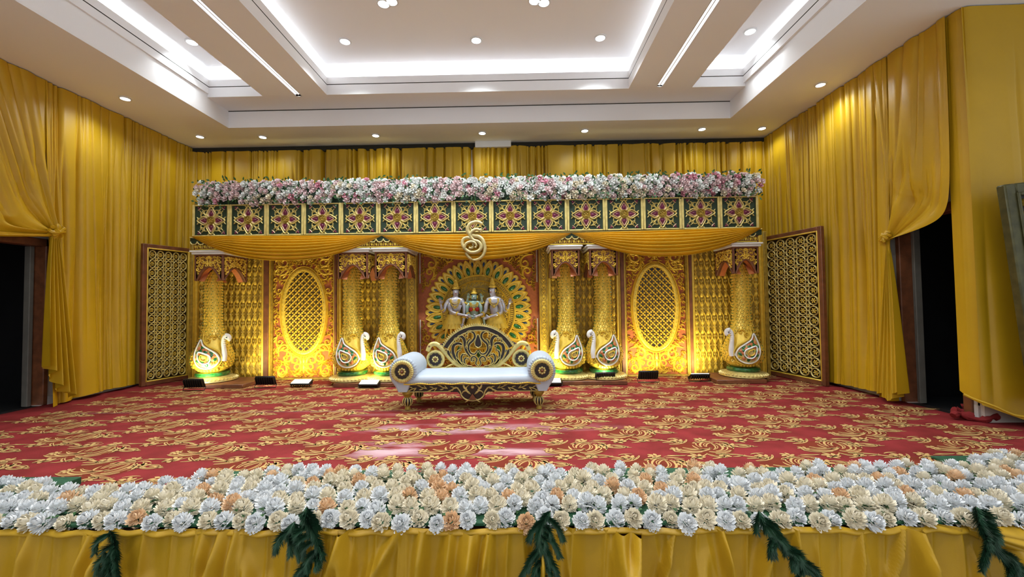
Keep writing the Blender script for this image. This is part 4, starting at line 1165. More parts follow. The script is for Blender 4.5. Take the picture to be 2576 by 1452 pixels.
# ---- emblem
t_ = onY(1194, 605, YFr - .26)
m_ = MB(); YE = YFr - .27
def e2(x_, y_, d=0): p = onY(1080 + x_ / 5.808, 420 + y_ / 5.808, YE); return (p.x, YE + d, p.z)
for pts, rs_, dd in (
        (((768, 838), (740, 818), (690, 806), (620, 822), (572, 870), (560, 930), (590, 985), (650, 1010), (720, 1020), (775, 1065), (800, 1130), (812, 1200), (790, 1280), (730, 1340), (650, 1358), (580, 1320), (535, 1255)), (.014, .033), 0),
        (((750, 958), (765, 915), (745, 930), (690, 915), (630, 945), (600, 1000), (640, 1070), (720, 1100), (758, 1160), (735, 1220), (670, 1250), (590, 1245), (520, 1195), (485, 1120), (500, 1060), (560, 1035), (615, 1060), (638, 1120), (640, 1165), (615, 1190), (580, 1185)), (.014, .028), -.02),
        (((520, 1190), (540, 1130), (600, 1100), (660, 1110), (690, 1150), (675, 1185)), (.012, .022), -.035)):
    q = smoothpts([e2(x_, y_, dd) for x_, y_ in pts], 6); n = len(q)
    m_.tube(q, [lerp(rs_[0], rs_[1], math.sin(PI * min(1, .12 + i / n)) ** .6 if i < n * .9 else .5) for i in range(n)], 10)
em = m_.build('letter_emblem', mat('emblem_pale_gold', (.62, .50, .22), .35, .35, noise=(8, .7)))
tag(em, 'curling pale gold letter S emblem hung at the centre of the frieze', 'sign')

# ---- side screens
def star_screen(p0, p1, H, label, lean=0):
    d = (Vector(p1) - Vector(p0)); W = d.length; ang = math.atan2(d.y, d.x)
    t = thing('lattice_screen', ((p0[0] + p1[0]) / 2, (p0[1] + p1[1]) / 2, 0.004), label, 'screen', rz=ang)
    hw_ = W / 2
    f = MB(); frame_bars(f, -hw_, hw_, 0, H, .07, -.03, .03); f.build('frame', M['wood'], t)
    f = MB(); frame_bars(f, -hw_ + .06, hw_ - .06, .06, H - .06, .02, -.036, .036); f.build('inner_frame', M['gold'], t)
    b = MB(); b.box(-hw_ + .07, hw_ - .07, .012, .02, .07, H - .07); b.build('backing', M['choc'], t, False)
    l = MB(lambda u, v, w_: (u, .0 - w_, v)); fl = MB(lambda u, v, w_: (u, -w_, v)); nx = 5; sx = (W - .18) / nx; nz = 14; sz = (H - .18) / nz
    for i in range(nx):
        for j in range(nz):
            u = -hw_ + .09 + (i + .5) * sx; v = .09 + (j + .5) * sz
            l.ridge(circ(u, v, sx * .40, 12, sz * .44), .0085, .022, closed=True)
            for k in range(6):
                a = k * PI / 3; fl.dome(u + sx * .17 * math.cos(a), v + sz * .18 * math.sin(a), sx * .10, sz * .07, .012, 0, 0, 6, a)
            l.dome(u, v, sx * .07, sz * .07, .02, seg=6)
            if i < nx - 1 and j < nz - 1:
                uu, vv = u + sx / 2, v + sz / 2
                for k in range(4):
                    a = k * PI / 2 + PI / 4
                    l.ridge([(uu + sx * .13 * math.cos(a), vv + sz * .13 * math.sin(a)), (uu + sx * .36 * math.cos(a), vv + sz * .36 * math.sin(a))], .007, .018)
                    fl.dome(uu + sx * .08 * math.cos(a + PI / 4), vv + sz * .08 * math.sin(a + PI / 4), sx * .06, sz * .04, .01, 0, 0, 6, a + PI / 4)
                l.ridge(circ(uu, vv, sx * .15, 8, sz * .16), .006, .016, closed=True)
            if i < nx - 1: l.ridge([(u + sx * .38, v), (u + sx * .62, v)], .009, .02)
            if j < nz - 1: l.ridge([(u, v + sz * .42), (u, v + sz * .58)], .009, .02)
    l.build('lattice', M['goldp'], t); fl.build('star_pattern', M['gold'], t)
    return t
a = onZ(335, 975, 0); star_screen((-6.06, 6.60), (onY(480, 900, 7.35).x, 7.35), 2.30, 'gold star lattice screen standing at the left end of the backdrop')
star_screen((onY(1928, 900, 7.26).x, 7.26), (4.46, 6.16), 2.34, 'gold star lattice screen standing at the right end of the backdrop')

# ---- ornate dark frame at the far right
p = onY(2518, 466, 3.96)
t = thing('ornate_frame', (p.x, 3.96, p.z), 'dark green gold carved frame leaning at the far right edge', 'frame')
fw, fh = .9, 2.1
m_ = MB(); frame_bars(m_, 0, fw, -fh, 0, .10, -.03, .05, 0, .012); frame_bars(m_, .09, fw - .09, -fh + .09, -.09, .03, -.045, .03, 0, .006); m_.build('frame', mat('dark_bronze_paint', (.10, .095, .035), .4, .3, noise=(10, .6)), t)
m_ = MB(); m_.box(.08, fw - .08, .02, .04, -fh + .08, -.08); m_.build('backing', M['black'], t, False)
m_ = MB(lambda u, v, w_: (u, .018 - w_, v)); emit(m_, fillscroll(lambda u, v: .13 < u < fw - .13 and -fh + .13 < v < -.13, .1, fw, -fh, 0, .03, .09, 3000, 9, wq=.2), .04)
m_.build('scrollwork', M['golddk'], t)
m_ = MB(); m_.box(.03, .09, .03, .06, -fh - 1.05, -fh + .1); m_.box(fw - .09, fw - .03, .03, .06, -fh - 1.05, -fh + .1); m_.build('stand', M['black'], t, False)
t.rotation_euler = (0, -.10, 0)

# ---- flood lights on the stage
def flood(x, y, lit, label, rz=0.0, tilt=.9, power=20):
    p = onZ(x, y, 0.0); t = thing('flood_light', (p.x, p.y, .004), label, 'flood light', 'flood lights along the foot of the backdrop', rz)
    c, s_ = math.cos(tilt), math.sin(tilt)
    def mp(u, v, w_): return (u, .02 + v * c - w_ * s_, .045 + .075 * abs(s_) + v * s_ + w_ * c)
    b = MB(); b.box(-.155, .155, -.075, .075, -.02, .012, 0, .012, mp)
    for k in range(9): b.box(-.14 + k * .035 - .003, -.14 + k * .035 + .003, -.06, .06, -.04, -.018, 0, 0, mp)
    b.build('housing', M['black'], t)
    f = MB(); f.box(-.135, .135, -.06, .06, .010, .018, 0, 0, mp); f.build('glass', M['floodled'] if lit else M['led'], t, False)
    k_ = MB(); k_.tube([(-.165, .03, .06), (-.165, 0, .006), (.165, 0, .006), (.165, .03, .06)], .006, 6); k_.build('bracket', M['black'], t)
    l = bpy.data.lights.new('flood_lamp', 'SPOT'); l.energy = power; l.spot_size = 2.3; l.spot_blend = 1.0; l.shadow_soft_size = .08; l.color = (1.0, .88, .35)
    o = bpy.data.objects.new('flood_lamp', l); COL.objects.link(o); o.parent = t; o.location = (0, .06 if not lit else .05, .16)
    o.rotation_euler = (PI * .5 + .62, 0, 0)
    return t
FP = [(487, 984, 0), (667, 977, 0), (757, 974, 1), (928, 976, 1), (1388, 972, 1), (1523, 967, 0), (1632, 963, 0), (1760, 960, 0), (1902, 958, 1)]
names = ['black flood light before the far left column', 'black flood light left of the left oval panel', 'lit flood light below the left oval panel',
         'lit flood light left of the sofa before the column pair', 'lit flood light peeking out right of the sofa', 'black flood light before the right column pair',
         'black flood light below the right oval panel, left one', 'black flood light with glowing top left of the far right column', 'lit flood light at the foot of the far right column']
for i, (x, y, lit) in enumerate(FP):
    flood(x, y, lit, names[i], 0 if lit else PI * 0, (.32 if lit else (-.5 if x == 1760 else -1.2)), 40)
# ------------------------------------------------------------------ sofa
SX, SY = -.565, 5.30
sofa = thing('daybed_sofa', (SX, SY, 0), 'white rolled-arm sofa with black and gold carved arched back on the stage', 'sofa')
xL, xR = -1.36, .225
for (x, y) in ((xL, 5.06), (xR, 5.06), (xL + .03, 5.50), (xR - .03, 5.50)):
    m_ = MB(); m_.lathe([(.028, 0), (.036, .004), (.030, .03), (.024, .045), (.03, .052)], 18, (x - SX, y - SY, 0))
    m_.lathe([(.03, .15), (.035, .158), (.045, .17), (.06, .19), (.064, .205), (.06, .222)], 18, (x - SX, y - SY, 0)); lg = m_.build('leg', M['golddk'], sofa)
    m_ = MB(); m_.lathe([(.03, .05), (.05, .075), (.058, .10), (.052, .13), (.03, .152)], 24, (x - SX, y - SY, 0)); m_.build('melon_turning', M['choc'], lg)
    m_ = MB()
    for k in range(10):
        a = 2 * PI * k / 10
        m_.tube([(x - SX + r_ * math.cos(a), y - SY + r_ * math.sin(a), z) for r_, z in ((.032, .052), (.052, .077), (.060, .10), (.054, .128), (.032, .15))], .0065, 5)
    m_.build('melon_ribs', M['goldp'], lg)
rf = 5.02
m_ = MB(); m_.box(xL - .06, xR + .06, rf, 5.55, .215, .315, 0, .008); m_.build('seat_rail', M['choc'], sofa, world=True)
def rail(u, v, w_): return (u, rf - w_, v)
m_ = MB(rail); xc = (xL + xR) / 2; hw = (xR - xL) / 2 + .06
# hanging shell ornament in the middle
dp = MB(rail); dp.plate(smoothpts([(xc - .24, .25), (xc - .16, .20), (xc - .14, .155), (xc - .08, .115), (xc, .10), (xc + .08, .115), (xc + .14, .155), (xc + .16, .20), (xc + .24, .25)], 4) + [(xc + .24, .30), (xc - .24, .30)], -.015, .004)
dp.build('drop_pendant', M['choc'], sofa, world=True)
m_.ridge([(xc - hw, .222), (xc - .26, .222)], .006, .012); m_.ridge([(xc + .26, .222), (xc + hw, .222)], .006, .012)
m_.ridge([(xc - hw + .0, .308), (xc + hw, .308)], .006, .012); m_.ridge([(xc - hw + .006, .22), (xc - hw + .006, .31)], .006, .012); m_.ridge([(xc + hw - .006, .22), (xc + hw - .006, .31)], .006, .012)
S = []
for sg in (-1, 1):
    for k in range(5):
        u = .20 + k * .125
        S += tf([clo(-.03, -.008, .35, .12, -5, 22, .007, 14), leafstroke(.04, .012, .9, .06, -14, .009), leafstroke(.02, -.005, -.6, .05, 12, .008), leafstroke(.10, .0, -.5, .05, -10, .007)], sx=sg, sy=1 if k % 2 else -1, dx=xc + sg * u, dy=.265)
    S += tf([(smoothpts([(.25, .235), (.20, .275), (.15, .225), (.13, .17), (.08, .128), (0, .112)], 4), .009), clo(.02, .19, .3, .15, 8, 30, .009, 14), clo(.03, .20, 1.0, .12, -10, -30, .009, 12), leafstroke(.0, .17, -.9, .12, 3, .009), leafstroke(.06, .24, .3, .1, 12, .014)], sx=sg, dx=xc)
emit(m_, S, .014, base=.006); m_.dome(xc, .275, .022, .022, .03); 
m_.build('rail_scrollwork', M['goldp'], sofa, world=True)
m_ = MB(rail)
m_.plate([(xc - .045, .135), (xc, .20), (xc + .045, .135), (xc, .125)], .018, .03); m_.build('brown_inlay', M['wood'], sofa, world=True)
# seat cushion
m_ = MB(); nx, ny = 40, 14
x0, x1, y0, y1 = xL + .0, xR - .0, 4.99, 5.57
vs = []; rings = [(.0, .315), (.018, .33), (.02, .36), (.0, .40), (-.05, .425), (-.12, .437), (-.2, .44)]
for (e, z) in rings:
    P_ = [(x0 - e, y0 - e), (x1 + e, y0 - e), (x1 + e, y1 + e), (x0 - e, y1 + e)]
    loop = []
    for k in range(4):
        a, b = P_[k], P_[(k + 1) % 4]
        for s_ in range(12):
            t_ = s_ / 12; loop.append((lerp(a[0], b[0], t_), lerp(a[1], b[1], t_), z + .004 * math.sin(9 * t_ + k)))
    vs += loop
n = 48; fs = [(i * n + k, i * n + (k + 1) % n, (i + 1) * n + (k + 1) % n, (i + 1) * n + k) for i in range(len(rings) - 1) for k in range(n)]
fs.append(tuple((len(rings) - 1) * n + k for k in range(n)))
m_.add(vs, fs, 0, None); seat = m_.build('seat_cushion', M['leather'], sofa, world=True, angle=80)
m_ = MB(); pts = []
for t_ in np.linspace(0, 1, 60): pts.append((lerp(x0 - .02, x1 + .02, t_), 4.972, .325 - .006 * math.sin(t_ * 40)))
for k in range(len(pts) - 1): m_.tube([pts[k], pts[k + 1]], [.011, .005], 6)
m_.build('rope_trim', M['gold'], seat, world=True)
# rolled arms
for sg, xa in ((-1, -1.395), (1, .262)):
    zc = .475; m_ = MB(); R = .165
    prof = []
    for k in range(22):                 # roll outline then sweep down to the rail on the outer side
        a = -.55 * PI + 2 * PI * .80 * k / 21
        prof.append((math.cos(a) * R, math.sin(a) * R))
    out = [(sg * -u if False else u, v) for u, v in prof]
    loop = [(R * math.cos(a), R * math.sin(a)) for a in np.linspace(-.30 * PI, 1.0 * PI, 20)]
    loop += [(-R * .97, -.06), (-R * .80, -.13), (-R * .55, -.19), (-R * .35, -.245), (R * .3, -.245), (R * .5, -.17)]
    if sg > 0: loop = [(-u, v) for u, v in loop][::-1]
    n = len(loop); vs = []; rows = [(4.975, .80), (4.978, .93), (4.99, .985), (5.01, 1.0)] + [(y, 1 + .05 * math.sin((y - 5) * 5)) for y in np.linspace(5.08, 5.52, 9)] + [(5.55, .97), (5.565, .85)]
    for j, (y, q) in enumerate(rows):
        for k, (u, v) in enumerate(loop):
            g_ = 1 + (.012 * math.sin(k * 5.1) if j in (2, 3) else 0)
            vs.append((xa + u * q * g_, y, zc + (v * q * g_ if v > -.1 else v * (q if v > -.2 else 1))))
    fs = [(j * n + k, j * n + (k + 1) % n, (j + 1) * n + (k + 1) % n, (j + 1) * n + k) for j in range(len(rows) - 1) for k in range(n)]
    fs += [tuple(range(n)), tuple((len(rows) - 1) * n + k for k in range(n))[::-1]]
    m_.add(vs, fs, 0, None); arm = m_.build('arm', M['leather'], sofa, world=True, angle=60)
    m_ = MB()                            # gathers round the roll end
    for k in range(30):
        a = 2 * PI * k / 30
        if -2.4 < math.atan2(math.sin(a), math.cos(a)) < -.8: continue
        m_.tube([(xa + r_ * math.cos(a + .03 * (k % 2)), y, zc + r_ * math.sin(a)) for r_, y in ((.126, 4.972), (.148, 4.974), (.162, 4.99), (.167, 5.03))], [.006, .006, .005, .002], 5)
    m_.build('gathers', M['leather'], arm, world=True)
    def df(u, v, w_, xa=xa, zc=zc): return (xa + u, 4.972 - w_, zc + v)
    m_ = MB(df); m_.plate(circ(0, 0, .133, 36), -.005, .012); m_.ridge(circ(0, 0, .107, 48), .026, .022, base=.010, closed=True)
    for k in range(34):
        a = 2 * PI * k / 34; m_.dome(.112 * math.cos(a), .112 * math.sin(a), .024, .007, .012, 0, .028, 6, a)
    d_ = m_.build('arm_rosette', M['goldp'], arm, world=True)
    m_ = MB(df); m_.plate([((.083 + .004 * math.cos(12 * a)) * math.cos(a), (.083 + .004 * math.cos(12 * a)) * math.sin(a)) for a in np.linspace(0, 2 * PI, 72, endpoint=False)], .012, .026); m_.build('black_disc', M['choc'], d_, world=True)
    m_ = MB(df)
    for k in range(8):
        a = 2 * PI * k / 8; m_.dome(.034 * math.cos(a), .034 * math.sin(a), .016, .016, .016, 0, .024, 8)
    m_.build('flower', M['goldp'], d_, world=True)
    m_ = MB(df); m_.dome(0, 0, .022, .022, .030, 0, .024, 10); m_.build('flower_centre', M['wood'], d_, world=True)
# carved back
YB = 5.60
def bk(u, v, w_): return (XB + u, YB - w_, v)
XB = onY(1203, 870, YB).x; zT = onY(1203, 819, YB).z; zB = .40
hwB = .67
bd = MB(bk); gd = MB(bk); rd = MB(bk)
# outline of the arched board: a thick dark arch, roundels at the ends
Rr = (.465 ** 2 + (zT - .70) ** 2) / (2 * (zT - .70)); cz = zT - Rr; am = math.asin(.465 / Rr)
arc = lambda r_, n=40, m=am: [(r_ * math.sin(a), cz + r_ * math.cos(a)) for a in np.linspace(-m, m, n)]
o1 = arc(Rr); o2 = arc(Rr - .06)[::-1]; bd.plate(o1 + o2, -.02, .015)
for k in range(41):                      # gold flame fringe along the outer rim
    a = -am + 2 * am * k / 40
    c = (Rr * math.sin(a), cz + Rr * math.cos(a)); d = (math.sin(a), math.cos(a)); t2 = (d[1], -d[0])
    gd.plate([(c[0] - t2[0] * .016, c[1] - t2[1] * .016), (c[0] + t2[0] * .016, c[1] + t2[1] * .016), (c[0] + d[0] * .035, c[1] + d[1] * .035)], -.012, .008)
gd.ridge(arc(Rr - .065), .012, .02, base=.0); gd.ridge(arc(Rr - .005), .004, .02, base=.008)
def zb5(X, Y_): return ((970 + X / 5.81 - 1203.2) * YB / FPX, 1.29 - ((800 + Y_ / 5.81) - 760) * YB / FPX)
def scroll(P_, w_):
    base_ = smoothpts([zb5(*q) for q in P_], 5); n = len(base_)
    for sg in (-1, 1):
        p = [(sg * -1 * u, v) for u, v in base_]; ws = [w_ * (.35 + .65 * math.sin(PI * min(1, .05 + i / n * .95)) ** .7) for i in range(n)]
        bd.ridge(p, ws, .026, base=-.012, flat=True)
        for s2 in (-1, 1):
            e = []
            for i in range(n):
                a_, c_ = p[max(i - 1, 0)], p[min(i + 1, n - 1)]; tx, ty = c_[0] - a_[0], c_[1] - a_[1]; L_ = math.hypot(tx, ty) or 1
                e.append((p[i][0] - ty / L_ * ws[i] * s2, p[i][1] + tx / L_ * ws[i] * s2))
            gd.ridge(e, .0050, .014, base=.008)
        rd.dome(p[-1][0], p[-1][1], .010, .010, .02, 0, .01)
        gd.ridge(circ(p[-1][0], p[-1][1], .016, 10), .005, .014, base=.01, closed=True)
scroll([(1345, 470), (1310, 520), (1250, 515), (1215, 450), (1225, 380), (1275, 330), (1308, 275), (1290, 215), (1235, 192), (1192, 215), (1188, 262)], .016)
scroll([(1240, 560), (1185, 480), (1165, 400), (1155, 320), (1120, 272), (1075, 272), (1068, 308)], .022)
scroll([(1180, 700), (1080, 640), (1010, 560), (985, 470), (1000, 395), (1055, 368), (1105, 378), (1104, 415)], .022)
scroll([(1140, 700), (1070, 630), (1045, 550), (1055, 490), (1088, 466)], .014)
scroll([(1200, 705), (1125, 650), (1108, 575), (1130, 528), (1162, 530)], .014)
scroll([(1090, 700), (990, 630), (935, 540), (915, 480), (890, 462)], .020)
scroll([(1270, 705), (1185, 690), (1150, 630), (1172, 580), (1208, 592)], .012)
scroll([(1355, 700), (1318, 660), (1335, 600), (1300, 560), (1255, 580), (1260, 625), (1286, 612)], .012)
scroll([(1240, 300), (1200, 350), (1185, 420)], .012)
scroll([(1010, 370), (1020, 300), (1065, 300)], .012)
pl = smoothpts([(-.035, .70), (-.045, .74), (-.03, .80), (0, .86), (.03, .80), (.045, .74), (.035, .70), (0, .68)], 4); bd.plate(pl, -.012, .016); gd.ridge(pl, .006, .012, base=.012, closed=True)
RBL = []
for sg in (-1, 1):
    P_ = tf([(smoothpts([(.10, .415), (.24, .43), (.36, .52), (.46, .64), (.56, .73), (.64, .72), (.68, .64)], 5), .030)], sx=sg)[0]
    gd.ridge(P_[0], [.030] * len(P_[0]), .022, base=-.004)
    q = (sg * .575, .53)
    gd.plate(circ(q[0], q[1], .125, 30), -.02, .004)
    gd.ridge(circ(q[0], q[1], .108, 30), .018, .02, base=.0, closed=True)
    gd.ridge(tf([(smoothpts([(.24, .41), (.30, .47), (.38, .45), (.44, .415)], 4), .012)], sx=sg)[0][0], .012, .02)
    rd.dome(sg * .655, .705, .016, .016, .02, 0, .01); rd.dome(sg * .50, .735, .014, .014, .02, 0, .01)
    rb_ = MB(bk); rb_.plate([(q[0] + (.083 + .004 * math.cos(10 * a)) * math.cos(a), q[1] + (.083 + .004 * math.cos(10 * a)) * math.sin(a)) for a in np.linspace(0, 2 * PI, 60, endpoint=False)], .004, .016); RBL.append(rb_)
    for k in range(8):
        a = 2 * PI * k / 8; gd.dome(q[0] + .032 * math.cos(a), q[1] + .032 * math.sin(a), .016, .016, .014, 0, .014, 8)
    rd.dome(q[0], q[1], .018, .018, .025, 0, .014)
gd.ridge([(-.62, .41), (.62, .41)], .018, .022)
bd.box(-.66, .66, .392, .40, -.02, .0)
for k in (-.5, .5): bd.plate([(k - .025, .2), (k + .025, .2), (k + .025, .42), (k - .025, .42)], -.02, .0)
bkp = bd.build('carved_back', M['choc'], sofa, world=True, angle=30)
for rb_ in RBL: rb_.build('back_roundel', M['choc'], bkp, world=True)
if True: gd.build('gold_scrollwork', M['goldp'], bkp, world=True); rd.build('brown_studs', M['wood'], bkp, world=True)

# ------------------------------------------------------------------ artificial flowers
def mum_mesh(seed, m, mats_name):
    rs = random.Random(seed); b = MB()
    R = .056
    for (el, n, L, w_, dz) in ((-.45, 17, .86, .13, -.002), (-.10, 20, .96, .125, .002), (.22, 20, 1.0, .12, .008), (.52, 17, .98, .12, .014), (.82, 14, .94, .12, .018), (1.10, 10, .90, .12, .021), (1.38, 6, .86, .12, .022)):
        for k in range(n):
            a = 2 * PI * (k + rs.uniform(-.35, .35)) / n + el * 3; e = el + rs.uniform(-.14, .14); l_ = R * L * rs.uniform(.86, 1.06) * .94; ww = R * w_
            c, s_ = math.cos(a), math.sin(a)
            def q(r_, side, up):
                x = r_ * math.cos(e) - up * math.sin(e); z = r_ * math.sin(e) + up * math.cos(e) + dz
                return (x * c - side * s_, x * s_ + side * c, z)
            vs = [q(.3 * l_, 0, 0), q(.74 * l_, -ww * 1.2, .005), q(.74 * l_, 0, -.002), q(.74 * l_, ww * 1.2, .005), q(.95 * l_, -ww * .8, .008), q(.95 * l_, ww * .8, .008), q(1.02 * l_, 0, .010)]
            b.add(vs, [(0, 2, 1), (0, 3, 2), (1, 2, 6, 4), (2, 3, 5, 6)])
    me_o = b.build('flower_source', m, smooth=True, angle=None); me = me_o.data; bpy.data.objects.remove(me_o); me.name = mats_name; return me
def rose_mesh(seed, m, nm):
    rs = random.Random(seed); b = MB(); R = .052
    for (n, r_, h, t0) in ((5, 1.0, .30, -.30), (5, .80, .55, -.2), (4, .55, .72, -.1), (3, .30, .80, .0)):
        ph = rs.uniform(0, 6)
        for k in range(n):
            a0 = ph + 2 * PI * k / n; da = 2 * PI / n * .66; vs = []
            for i in range(4):
                a = a0 + da * (i / 3 - .5) * 1.0
                for (q, z) in ((.35, t0), (.88, h * .35), (1.0, h * .85), (1.12, h + .03 * math.sin(i * 2))):
                    edge = 1 - .10 * abs(i - 1.5)
                    vs.append((R * r_ * q * math.cos(a) * edge, R * r_ * q * math.sin(a) * edge, R * z * edge))
            b.add(vs, [(i * 4 + j, (i + 1) * 4 + j, (i + 1) * 4 + j + 1, i * 4 + j + 1) for i in range(3) for j in range(3)])
    b.lathe([(R * .3, R * .2), (R * .24, R * .7), (R * .05, R * .86)], 7)
    o_ = b.build('x', m, smooth=True, angle=None); me = o_.data; bpy.data.objects.remove(o_); me.name = nm; return me
FW = mat('flower_white', (.93, .95, .97), .7, noise=(30, .92), spec=.2)
FC = mat('flower_cream', (.97, .90, .74), .7, noise=(30, .9), spec=.2)
FO = mat('flower_peach', (.94, .68, .44), .7, noise=(30, .88), spec=.2)
MUM = {c: [mum_mesh(11 * i + j, m_, c + '_petals') for j in range(4)] for i, (c, m_) in enumerate((('white', FW), ('cream', FC), ('peach', FO)))}
rs = random.Random(21)
bed = []
NR = 7; dY = .108
def back_of(x):
    return float(np.interp(x, [-4.2, -3.35, -3.15, -2.75, -2.35, -1.9, 0, 1.9, 2.7, 3.4, 3.7, 4.3], [3.0, 2.92, 2.84, 2.80, 3.02, 3.12, 3.12, 3.12, 3.14, 3.22, 3.38, 3.42]))
for r_ in range(NR + 3):
    Y = EDGE - .012 + r_ * dY; k = 0; x = -4.0 + (.0525 if r_ % 2 else 0)
    while x < 4.35:
        xx = x + rs.uniform(-.018, .018); y_ = Y + rs.uniform(-.022, .022)
        if y_ < back_of(xx) - .02 and not (r_ > 1 and rs.random() < .015):
            bed.append((r_, xx, y_, (.045 if r_ else .020) + rs.uniform(-.01, .014)))
        x += .103
def vis(x, y, z):
    d = CROT.transposed() @ (Vector((x, y, z)) - EYE); 
    if d.z > -.1: return False
    px = CX + FPX * d.x / -d.z; return -25 < px < 2601
cnt = 0; stuffl = []; rown = ['front', 'second', 'third', 'fourth', 'fifth', 'sixth', 'seventh', 'eighth', 'ninth', 'tenth']
rowcount = {}
bed = [b for b in bed if vis(*b[1:])]
allc = len(bed)
for (r_, x, y_, z) in bed:
    v = rs.random(); c = 'white' if v < .50 else ('cream' if v < .88 else 'peach')
    if r_ == 0: c = 'white' if rowcount.get(0, 0) % 2 else ('cream' if v < .9 else 'peach')
    if cnt >= 300: stuffl.append((c, x, y_, z)); continue
    cnt += 1; rowcount[r_] = rowcount.get(r_, 0) + 1
    o_ = bpy.data.objects.new('pompom_flower', MUM[c][rs.randrange(4)]); COL.objects.link(o_)
    o_.location = (x, y_, z); s_ = rs.uniform(1.0, 1.2); o_.scale = (s_, s_, s_)
    o_.rotation_euler = (rs.uniform(.15, .5) + (.45 if r_ == 0 else 0), rs.uniform(-.25, .25), 0); o_.rotation_euler.rotate(Euler((0, 0, 0)))
    tag(o_, '%s pompom flower in the %s row of the stage edge bed, %s from the left' % (c, rown[r_], nth(rowcount[r_])), 'flower', 'pompom flowers of the stage edge bed')
def merged(name, lst, meshes, mats_, label, cat):
    b = MB(); cols = list(meshes.keys())
    for (c, x, y_, z, *rt) in lst:
        me = meshes[c][rs.randrange(len(meshes[c]))]; e = Euler(rt[0] if rt else (rs.uniform(.1, .4), rs.uniform(-.2, .2), rs.uniform(0, 6))).to_matrix(); s_ = rs.uniform(.92, 1.12)
        b.add([tuple(e @ v_.co * s_ + Vector((x, y_, z))) for v_ in me.vertices], [tuple(p.vertices) for p in me.polygons], cols.index(c), None)
    o_ = b.build(name, mats_, angle=None); tag(o_, label, cat, None, 'stuff'); return o_
if stuffl: merged('pompom_flowers', stuffl, MUM, [FW, FC, FO], 'back rows of white, cream and peach pompom flowers against the carpet', 'flowers')
print('BED', allc, rowcount)
# foliage under the bed
b = MB(); 
for k in range(900):
    x = rs.uniform(-4.1, 4.3); y_ = rs.uniform(EDGE - .03, back_of(x) + .0); a = rs.uniform(0, 6); z = rs.uniform(.012, .075); L_ = rs.uniform(.03, .06)
    c, s_ = math.cos(a), math.sin(a)
    b.add([(x, y_, z), (x + L_ * .5 * c - .014 * s_, y_ + L_ * .5 * s_ + .014 * c, z + .012), (x + L_ * c, y_ + L_ * s_, z + .004), (x + L_ * .5 * c + .014 * s_, y_ + L_ * .5 * s_ - .014 * c, z + .012)], [(0, 1, 2, 3)])
tag(b.build('foliage', M['greenry'], smooth=False), 'small green leaves showing between the flowers of the stage edge bed', 'foliage', None, 'stuff')
# boards the flowers stand on
for (x0, x1, y1, lb) in ((-4.6, -3.20, 3.03, 'dark green board under the flowers at the far left of the stage edge'), (-3.19, -2.36, 2.83, 'short dark green board under the flowers, second from the left'),
                         (-2.35, -.9, 3.20, 'dark green board under the flowers, third from the left'), (-.89, .64, 3.16, 'dark green board under the flowers before the sofa, fourth from the left'),
                         (.65, 2.1, 3.21, 'dark green board under the flowers right of centre, fifth from the left'), (2.11, 3.25, 3.20, 'dark green board under the flowers, second from the right'), (3.26, 4.6, 3.42, 'dark green board under the flowers at the far right')):
    m_ = MB(); hgt = .055 if x0 < -4 else .022
    m_.box(x0, x1, EDGE - .03, y1, .0035, hgt, 0, .004)
    tag(m_.build('flower_board', M['board']), lb, 'board', 'green boards under the flower bed')

# skirt of the stage
nu, nv = 1500, 46
x0, x1 = -4.2, 4.6; W = x1 - x0; rsn = np.random.RandomState(3)
U = np.linspace(0, W, nu)[:, None]; T = np.linspace(0, 1, nv)[None, :]
D = np.zeros((nu, nv)); 
for k in range(78):
    c = rsn.uniform(0, W); sl = rsn.normal(-.10, .16); w0 = rsn.uniform(.012, .03); w1_ = w0 * rsn.uniform(1.5, 3.2); a = rsn.uniform(.05, .12); top = rsn.choice([-.1, -.1, .1, .25])
    en = np.clip((T - top) / .25, 0, 1)
    D += a * en * np.exp(-((U - c - sl * T) / (w0 + (w1_ - w0) * T)) ** 2)
D += .028 * np.sin(U * 17 + 2 * np.sin(U * 3) + 1.5 * T) * (.2 + T) + .006 * np.sin(U * 45 + T * 2) * (1 - T)
D += .035 * (1 - np.abs(np.sin(U * 12.5 + 1.2 * np.sin(U * 1.7) + 1.8 * T * np.sin(U * .9)))) ** 2.5 * (.35 + T) + .02 * (1 - np.abs(np.sin(U * 21 + 2 * np.sin(U * 2.1) + 1.1 * T))) ** 3
for c in (-1.25, .58, 2.2): D += .035 * np.exp(-((U - (c - x0) + .12 * T) / .05) ** 2)
P_ = np.stack([x0 + U + 0 * T, EDGE - .035 - .03 * T + 0 * U, -.005 + (FLOOR + .03) * T + .012 * np.sin(U * 6) * (1 - T)], -1)
sheet('stage_skirt', 'yellow satin skirt gathered along the front of the stage', P_, D, M['cloth2'], 'skirt', face=(0, -1, 0))
# top fold of the skirt
nu, nv = 900, 8
U = np.linspace(0, W, nu)[:, None]; T = np.linspace(0, 1, nv)[None, :]
ang = T * PI * .9
P_ = np.stack([x0 + U + 0 * T, EDGE - .045 - .022 * np.sin(ang) - .005 * np.sin(U * 38 + 3 * np.sin(U * 2.3)) + 0 * U, .000 - .035 * T + .004 * np.sin(U * 11) + .004 * np.sin(U * 29 + 2 * np.sin(U * 3))], -1)
sheet('skirt_ruffle', 'narrow gathered ruffle at the top of the yellow stage skirt', P_, np.zeros((nu, nv)), M['cloth2'], 'skirt', face=(0, -1, 0))
